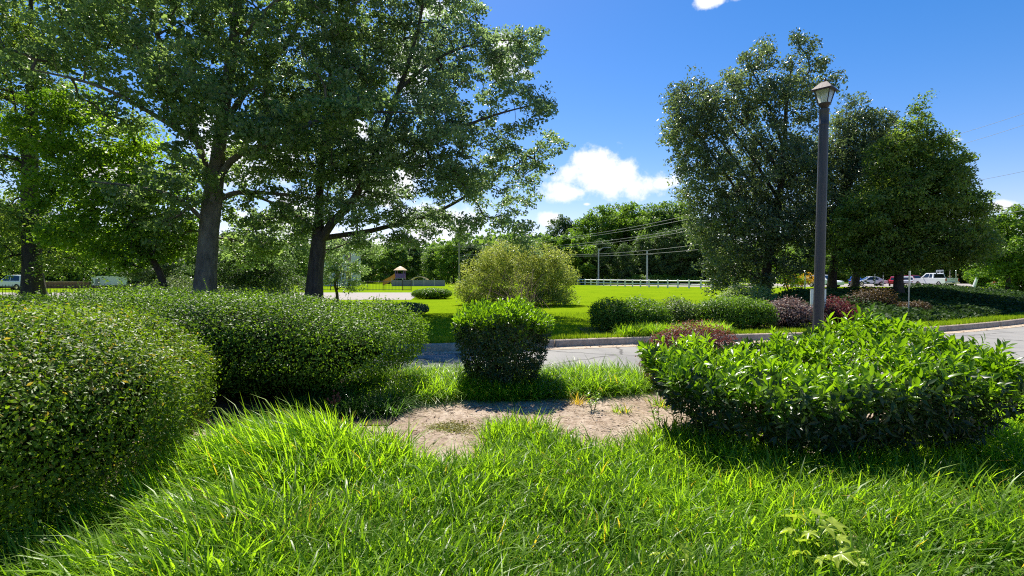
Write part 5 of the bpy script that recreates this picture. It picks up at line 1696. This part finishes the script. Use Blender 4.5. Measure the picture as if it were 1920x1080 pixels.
def sedan(label, loc, rz, paint, suv=False, name='parked_car', cat='car'):
    root = empty(name, loc, rz); tag(root, label, cat)
    bot = 0.3
    top = 0.98 if suv else 0.88
    rf = 1.68 if suv else 1.45
    out = [(-2.2, bot + 0.1), (-2.25, top - 0.1), (-2.0, top), (0.9, top), (2.0, top - 0.12), (2.25, top - 0.3), (2.2, bot)]
    out += arch(1.35, 0.40, bot) + arch(-1.35, 0.40, bot)
    body_shell(root, out, 0.9, paint, None, 0)
    rb = -2.1 if suv else -1.75
    greenhouse(root, [(rb, top - 0.02), (rb + (0.35 if suv else 0.75), rf - 0.06), (-0.5, rf), (0.15, rf - 0.03), (1.05, top - 0.02)], 0.86, 0.64, paint,
               [[(rb + (0.45 if suv else 0.75), top + 0.05), (rb + (0.6 if suv else 0.95), rf - 0.13), (-0.45, rf - 0.09), (-0.45, top + 0.05)], [(-0.37, top + 0.05), (-0.37, rf - 0.09), (0.1, rf - 0.1), (0.75, top + 0.05)]], 0)
    MB().poly([(-0.72, 1.045, top + 0.03), (0.72, 1.045, top + 0.03), (0.58, 0.24, rf - 0.08), (-0.58, 0.24, rf - 0.08)]).build('windscreen', M_dark, root)
    yb = rb + (0.05 if suv else 0.06)
    MB().poly([(-0.72, yb - 0.03, top + 0.05), (0.72, yb - 0.03, top + 0.05), (0.6, yb + (0.22 if suv else 0.55), rf - 0.14), (-0.6, yb + (0.22 if suv else 0.55), rf - 0.14)]).build('rear_window', M_dark, root)
    for s in (-1, 1):
        MB().box((s * 0.7, -2.22, top - 0.2), (0.34, 0.08, 0.16), bevel=0.02).build('tail_light', M_tail, root)
        MB().box((s * 0.7, 2.16, top - 0.24), (0.34, 0.14, 0.13), bevel=0.02).build('headlight', M_chrome, root)
        MB().box((s * 0.97, 0.65, top + 0.08), (0.16, 0.09, 0.12), bevel=0.02).build('mirror', paint, root)
    MB().box((0, 0, 0.34), (1.4, 4.0, 0.16)).build('chassis', M_iron, root)
    for y in (1.35, -1.35):
        for s in (-1, 1):
            wheel(root, s * 0.8, y, 0.33, 0.2, s)
    return root


LZ = KERB_H - 0.002
pickup('white pickup truck parked on the far lot, seen from its rear', (61.8, 77.9, LZ), R(2))
q = W(1549, 530, 74); sedan('white van front showing just right of the lamp post', (q[0] - 0.2, 74, LZ), R(200), M_white, True)
q = W(1604, 530, 86); sedan('bright blue parked car half hidden by a tree trunk', (q[0], 86, LZ), R(-33), M_carblue)
q = W(1630, 530, 84); sedan('white parked car between the dark tree trunks', (q[0], 84, LZ), R(75), M_white)
q = W(1680, 530, 82); sedan('red parked car left of the wide tree trunk', (q[0], 82, LZ), R(-36), M_carred)
q = W(1702, 530, 88); sedan('silver parked car directly behind the thin sign pole', (q[0], 88, LZ), R(-37), M_carsil)
q = W(1712, 530, 92); sedan('maroon parked car beside the pickup front', (q[0] + 1, 93, LZ), R(185), M_carred2, True)
q = W(28, 520, 60); sedan('white car parked beyond the fence at far left', (q[0], 60, BZ), R(80), M_white, True)

# small trailer and low wall far left
q = W(205, 520, 62)
tr = empty('utility_trailer', (q[0], 62, BZ), R(5)); tag(tr, 'pale box trailer parked on the sunny grass at far left', 'trailer')
MB().box((0, 0, 0.95), (2.9, 1.7, 1.1), bevel=0.04).build('trailer_box', M_siding, tr)
MB().box((0, 0, 1.53), (3.0, 1.8, 0.06)).build('trailer_roof', M_white, tr)
MB().box((-0.75, -0.86, 0.9), (0.5, 0.02, 0.6)).build('trailer_door', M_grey, tr)
MB().tube([(1.4, 0, 0.42), (2.4, 0, 0.42)], 0.05, 6).build('drawbar', M_iron, tr)
for s in (-1, 1):
    wheel(tr, s * 0.9, 0, 0.3, 0.2, s)
q = W(130, 520, 66)
wl = empty('garden_wall', (q[0], 66, BZ), R(2)); tag(wl, 'low brown wall behind the sunny grass at far left', 'wall')
for i in range(8):
    MB().box((-3.6 + i * 1.02, 0, 0.4), (1.0, 0.3, 0.8)).build('wall_panel', M_brickbrown, wl)
MB().box((0, 0, 0.83), (8.4, 0.4, 0.06)).build('coping', M_conc, wl)

# pale building behind the oak
q = W(633, 500, 84)
bd = empty('apartment_building', (q[0], 84, BZ), R(6)); tag(bd, 'pale sided building showing through leaves right of the oak trunk', 'building')
MB().box((0, 3, 3.2), (5.0, 6.0, 6.4)).build('wall', M_siding, bd)
MB().prism([(-2.8, 6.4), (2.8, 6.4), (0, 7.9)], 1, -0.4, 6.4).build('roof', M_roof, bd)
for fl in range(2):
    for k_ in range(3):
        fr = MB().box((-1.65 + k_ * 1.65, -0.02, 1.7 + fl * 2.8), (1.0, 0.08, 1.5)).build('window', M_white, bd)
        MB().box((-1.65 + k_ * 1.65, -0.065, 1.7 + fl * 2.8), (0.84, 0.02, 1.34)).build('pane', M_dark, fr)

# ================================================================== PLAYGROUND
q = W(724, 520, 78)
pg = empty('play_tower', (q[0], 88, BZ)); tag(pg, 'playground tower with an orange slide and tan pitched roof', 'playground tower')
for sx_ in (-1, 1):
    for sy_ in (-1, 1):
        MB().tube([(sx_ * 0.65, sy_ * 0.65, 0), (sx_ * 0.65, sy_ * 0.65, 2.5)], 0.06, 8).build('post', M_violet, pg)
MB().box((0, 0, 1.2), (1.5, 1.5, 0.1)).build('deck', M_grey, pg)
MB().box((0, -0.72, 1.6), (1.3, 0.06, 0.7)).build('front_panel', M_violet, pg)
MB().box((0.72, 0, 1.6), (0.06, 1.3, 0.7)).build('side_panel', M_violet, pg)
MB().lathe([(1.15, 2.5), (1.1, 2.56), (0.55, 2.95), (0.05, 3.2)], sides=8).build('roof', M_tan, pg)
mb = MB()
for i in range(8):
    t0, t1 = i / 8, (i + 1) / 8
    def sp(t): return (-0.8 - 2.0 * t, 0.0, 1.45 - 1.2 * (t ** 0.8) if t < 1 else 0.25)
    a_, b_ = sp(t0), sp(t1)
    for (y0, y1, z0, z1) in ((-0.35, 0.35, 0, 0), (-0.40, -0.35, 0.35, 0), (0.35, 0.40, 0, 0.35)):
        mb.poly([(a_[0], y0, a_[2] + z0), (a_[0], y1, a_[2] + z1), (b_[0], y1, b_[2] + z1), (b_[0], y0, b_[2] + z0)])
    mb.poly([(a_[0], -0.41, a_[2] - 0.3), (a_[0], -0.41, a_[2] + 0.6), (b_[0], -0.41, b_[2] + 0.6), (b_[0], -0.41, b_[2] - 0.25)])
mb.build('slide', M_slide, pg)
for i in range(4):
    MB().box((1.3 + i * 0.9, 0, 0.45 + 0.1 * (i % 2)), (0.8, 0.9, 0.5), bevel=0.03).build('climbing_block', M_grey if i % 2 else M_tan, pg)
q = W(787, 520, 86)
dm = empty('climbing_dome', (q[0], 86, BZ)); tag(dm, 'pale arched climbing dome beside the playground tower', 'climbing dome')
for j, yy in enumerate((-0.8, 0.0, 0.8)):
    MB().tube([(1.7 * math.cos(t), yy, 0.1 + 1.35 * math.sin(t)) for t in np.linspace(0, math.pi, 13)], 0.06, 6).build('arch_bar', M_tan, dm)
for t in np.linspace(0.3, math.pi - 0.3, 7):
    MB().tube([(1.7 * math.cos(t), -0.8, 0.1 + 1.35 * math.sin(t)), (1.7 * math.cos(t), 0.8, 0.1 + 1.35 * math.sin(t))], 0.04, 6).build('rung', M_tan, dm)
q = W(787, 520, 81)
cf = empty('play_fence', (q[0], 80, BZ)); tag(cf, 'low grey panel fence round the playground', 'fence')
for i in range(5):
    MB().box((-3.2 + i * 1.6, 0, 0.5), (1.5, 0.04, 0.9)).build('fence_panel', M_grey, cf)
    MB().tube([(-4.0 + i * 1.6, 0, 0), (-4.0 + i * 1.6, 0, 1.25)], 0.05, 6).build('fence_post', M_steel, cf)

# ================================================================== SMALL PLANTS IN THE BED
def star_leaf():
    V = [(0, 0, 0.0)]
    tips = [(-130, 0.55), (-62, 0.9), (0, 1.0), (62, 0.9), (130, 0.55)]
    ring = []
    for i, (a_, l_) in enumerate(tips):
        t = math.radians(a_)
        if i:
            tm_ = math.radians((tips[i - 1][0] + a_) / 2)
            ring.append((0.46 * math.cos(tm_), 0.46 * math.sin(tm_), 0.05))
        ring.append((l_ * 0.68 * math.cos(t - 0.22), l_ * 0.68 * math.sin(t - 0.22), 0.02))
        ring.append((l_ * math.cos(t), l_ * math.sin(t), -0.16))
        ring.append((l_ * 0.68 * math.cos(t + 0.22), l_ * 0.68 * math.sin(t + 0.22), 0.02))
    ring.append((-0.18, 0, 0.03))
    V += ring
    n = len(ring)
    return np.array(V), np.array([(0, 1 + i, 1 + (i + 1) % n) for i in range(n)])


SV, SF = star_leaf()
STAR = [mesh_np('leaf', SV * np.array([1, 1, k_]), SF, M_star, np.full(len(SV), h_)) for k_, h_ in ((1, 0.3), (1.6, 0.6), (0.6, 0.85))]


def seedling(label, px, py, d, h, n, size):
    g0 = W(px, py, d)
    x, y = g0[0], d
    z0 = float(bed_h(np.array([x]), np.array([y]))[0])
    zt = g0[2]
    root = empty('sweetgum_seedling', (x, y, z0)); tag(root, label, 'seedling', 'sweetgum seedlings in the grass')
    top = zt - z0
    MB().tube([(0, 0, -0.02), (0.01, 0.0, top * 0.5), (0, 0.01, top)], [0.006, 0.005, 0.003], 6).build('stem', M_lime, root)
    for i in range(n):
        f = 0.55 + 0.45 * (i + 1) / n
        an = i * 2.4 + 0.6
        L = (0.10 * (1.25 - f) + 0.03) * (size / 0.06)
        e = Vector((L * math.cos(an), L * math.sin(an), top * f + 0.02))
        o = link('leaf', STAR[i % 3], root)
        o.location = e
        o.rotation_euler = (R(random.uniform(10, 45)), R(random.uniform(-10, 25)), an)
        s = size * random.uniform(0.75, 1.15)
        o.scale = (s, s, s)
        MB().tube([(0, 0, top * f - 0.03), tuple(e)], 0.0022, 5).build('leaf_stalk', M_lime, root)
    return root


seedling('tallest sweetgum seedling with yellow star leaves in the front grass', 1530, 978, 3.0, 0.45, 9, 0.085)
seedling('low sweetgum seedling beside the tallest one at the lower edge', 1556, 1030, 2.85, 0.35, 8, 0.09)
seedling('small sweetgum seedling poking from the grass left of the tall one', 1263, 1035, 2.85, 0.35, 6, 0.06)


def weed(label, px, py, n_st, h, group='leafy weeds at the edge of the bed'):
    g0 = G(px, py, 0.06)
    root = empty('leafy_weed', (g0[0], g0[1], float(bed_h(g0[:1], g0[1:2])[0]))); tag(root, label, 'weed', group)
    for s in range(n_st):
        e = np.array([random.uniform(-0.12, 0.12), random.uniform(-0.1, 0.1), h * random.uniform(0.7, 1.1)])
        MB().tube([(e[0] * 0.2, e[1] * 0.2, -0.02), tuple(e)], [0.004, 0.002], 5).build('stem', M_lime, root)
        for j in range(8):
            f = 0.3 + 0.7 * j / 7
            an = j * 2.4 + s
            o = link('leaf', leaf_variant(M_laurel, (j + s) % 6), root)
            o.location = tuple(e * f)
            o.rotation_euler = (0, R(-35), an)
            sc = random.uniform(0.05, 0.075)
            o.scale = (sc, sc * 1.1, sc)


weed('leafy weed beside the golden grass tuft', 1112, 765, 4, 0.20)
weed('broad leaved weed at the back of the front grass near the laurel', 1275, 815, 4, 0.32)
weed('broad leaved weed at the laurel foot beside the bare soil', 1238, 805, 3, 0.28)
weed('dark leaved weed in the middle notch of the grass', 1075, 850, 3, 0.2)


# thin stalks with round seed heads, and a dry brown seed head
def stalk(label, px, py_top, py_base, d, r):
    t = W(px, py_top, d); b = G(px, py_base, 0.06)
    b = np.array([t[0], d, float(bed_h(t[:1], np.array([d]))[0])])
    root = empty('seed_stalk', tuple(b)); tag(root, label, 'seed stalk', 'seed stalks by the dark gap')
    h = t[2] - b[2]
    MB().tube([(0, 0, -0.02), (0.004, 0, h * 0.5), (0, 0, h + 0.05)], 0.0035, 5).build('stem', M_far_lt, root)
    MB().lathe([(0.002, h - r), (r * 0.75, h - r * 0.6), (r, h), (r * 0.75, h + r * 0.6), (0.002, h + r)], sides=10).build('seed_head', M_pale, root, smooth=True)


stalk('seed stalk with pale round head in the dark gap, the left one', 480, 767, 835, 5.6, 0.018)
stalk('seed stalk with pale round head in the dark gap, the right one', 556, 758, 815, 5.9, 0.018)
stalk('seed stalk with a tiny head before the big left hedge', 141, 976, 1090, 3.05, 0.008)
g0 = W(627, 742, 5.6)
zb = float(bed_h(g0[:1], np.array([5.6]))[0])
root = empty('dry_seed_head', (g0[0], 5.6, zb)); tag(root, 'dry reddish brown seed head standing above the grass', 'dry plant')
h = g0[2] - zb
MB().tube([(0, 0, -0.02), (0.005, 0, h * 0.6), (0, 0, h)], 0.005, 5).build('stem', M_brown, root)
for j in range(16):
    an = j * 2.4; L = random.uniform(0.02, 0.07)
    e = (L * math.cos(an), L * math.sin(an), h + random.uniform(-0.10, 0.06))
    MB().tube([(0, 0, h - 0.10), e], 0.0025, 4).build('twig', M_brown, root)
    MB().lathe([(0.002, e[2] - 0.012), (0.012, e[2]), (0.002, e[2] + 0.014)], (e[0], e[1], 0), sides=6).build('seed_pod', M_barb, root)

tot = sum(len(o.data.loop_triangles) if o.data.loop_triangles else sum(len(p.vertices) - 2 for p in o.data.polygons) for o in {o.data.name: o for o in bpy.data.objects if o.type == 'MESH'}.values())
print('unique tris', tot)
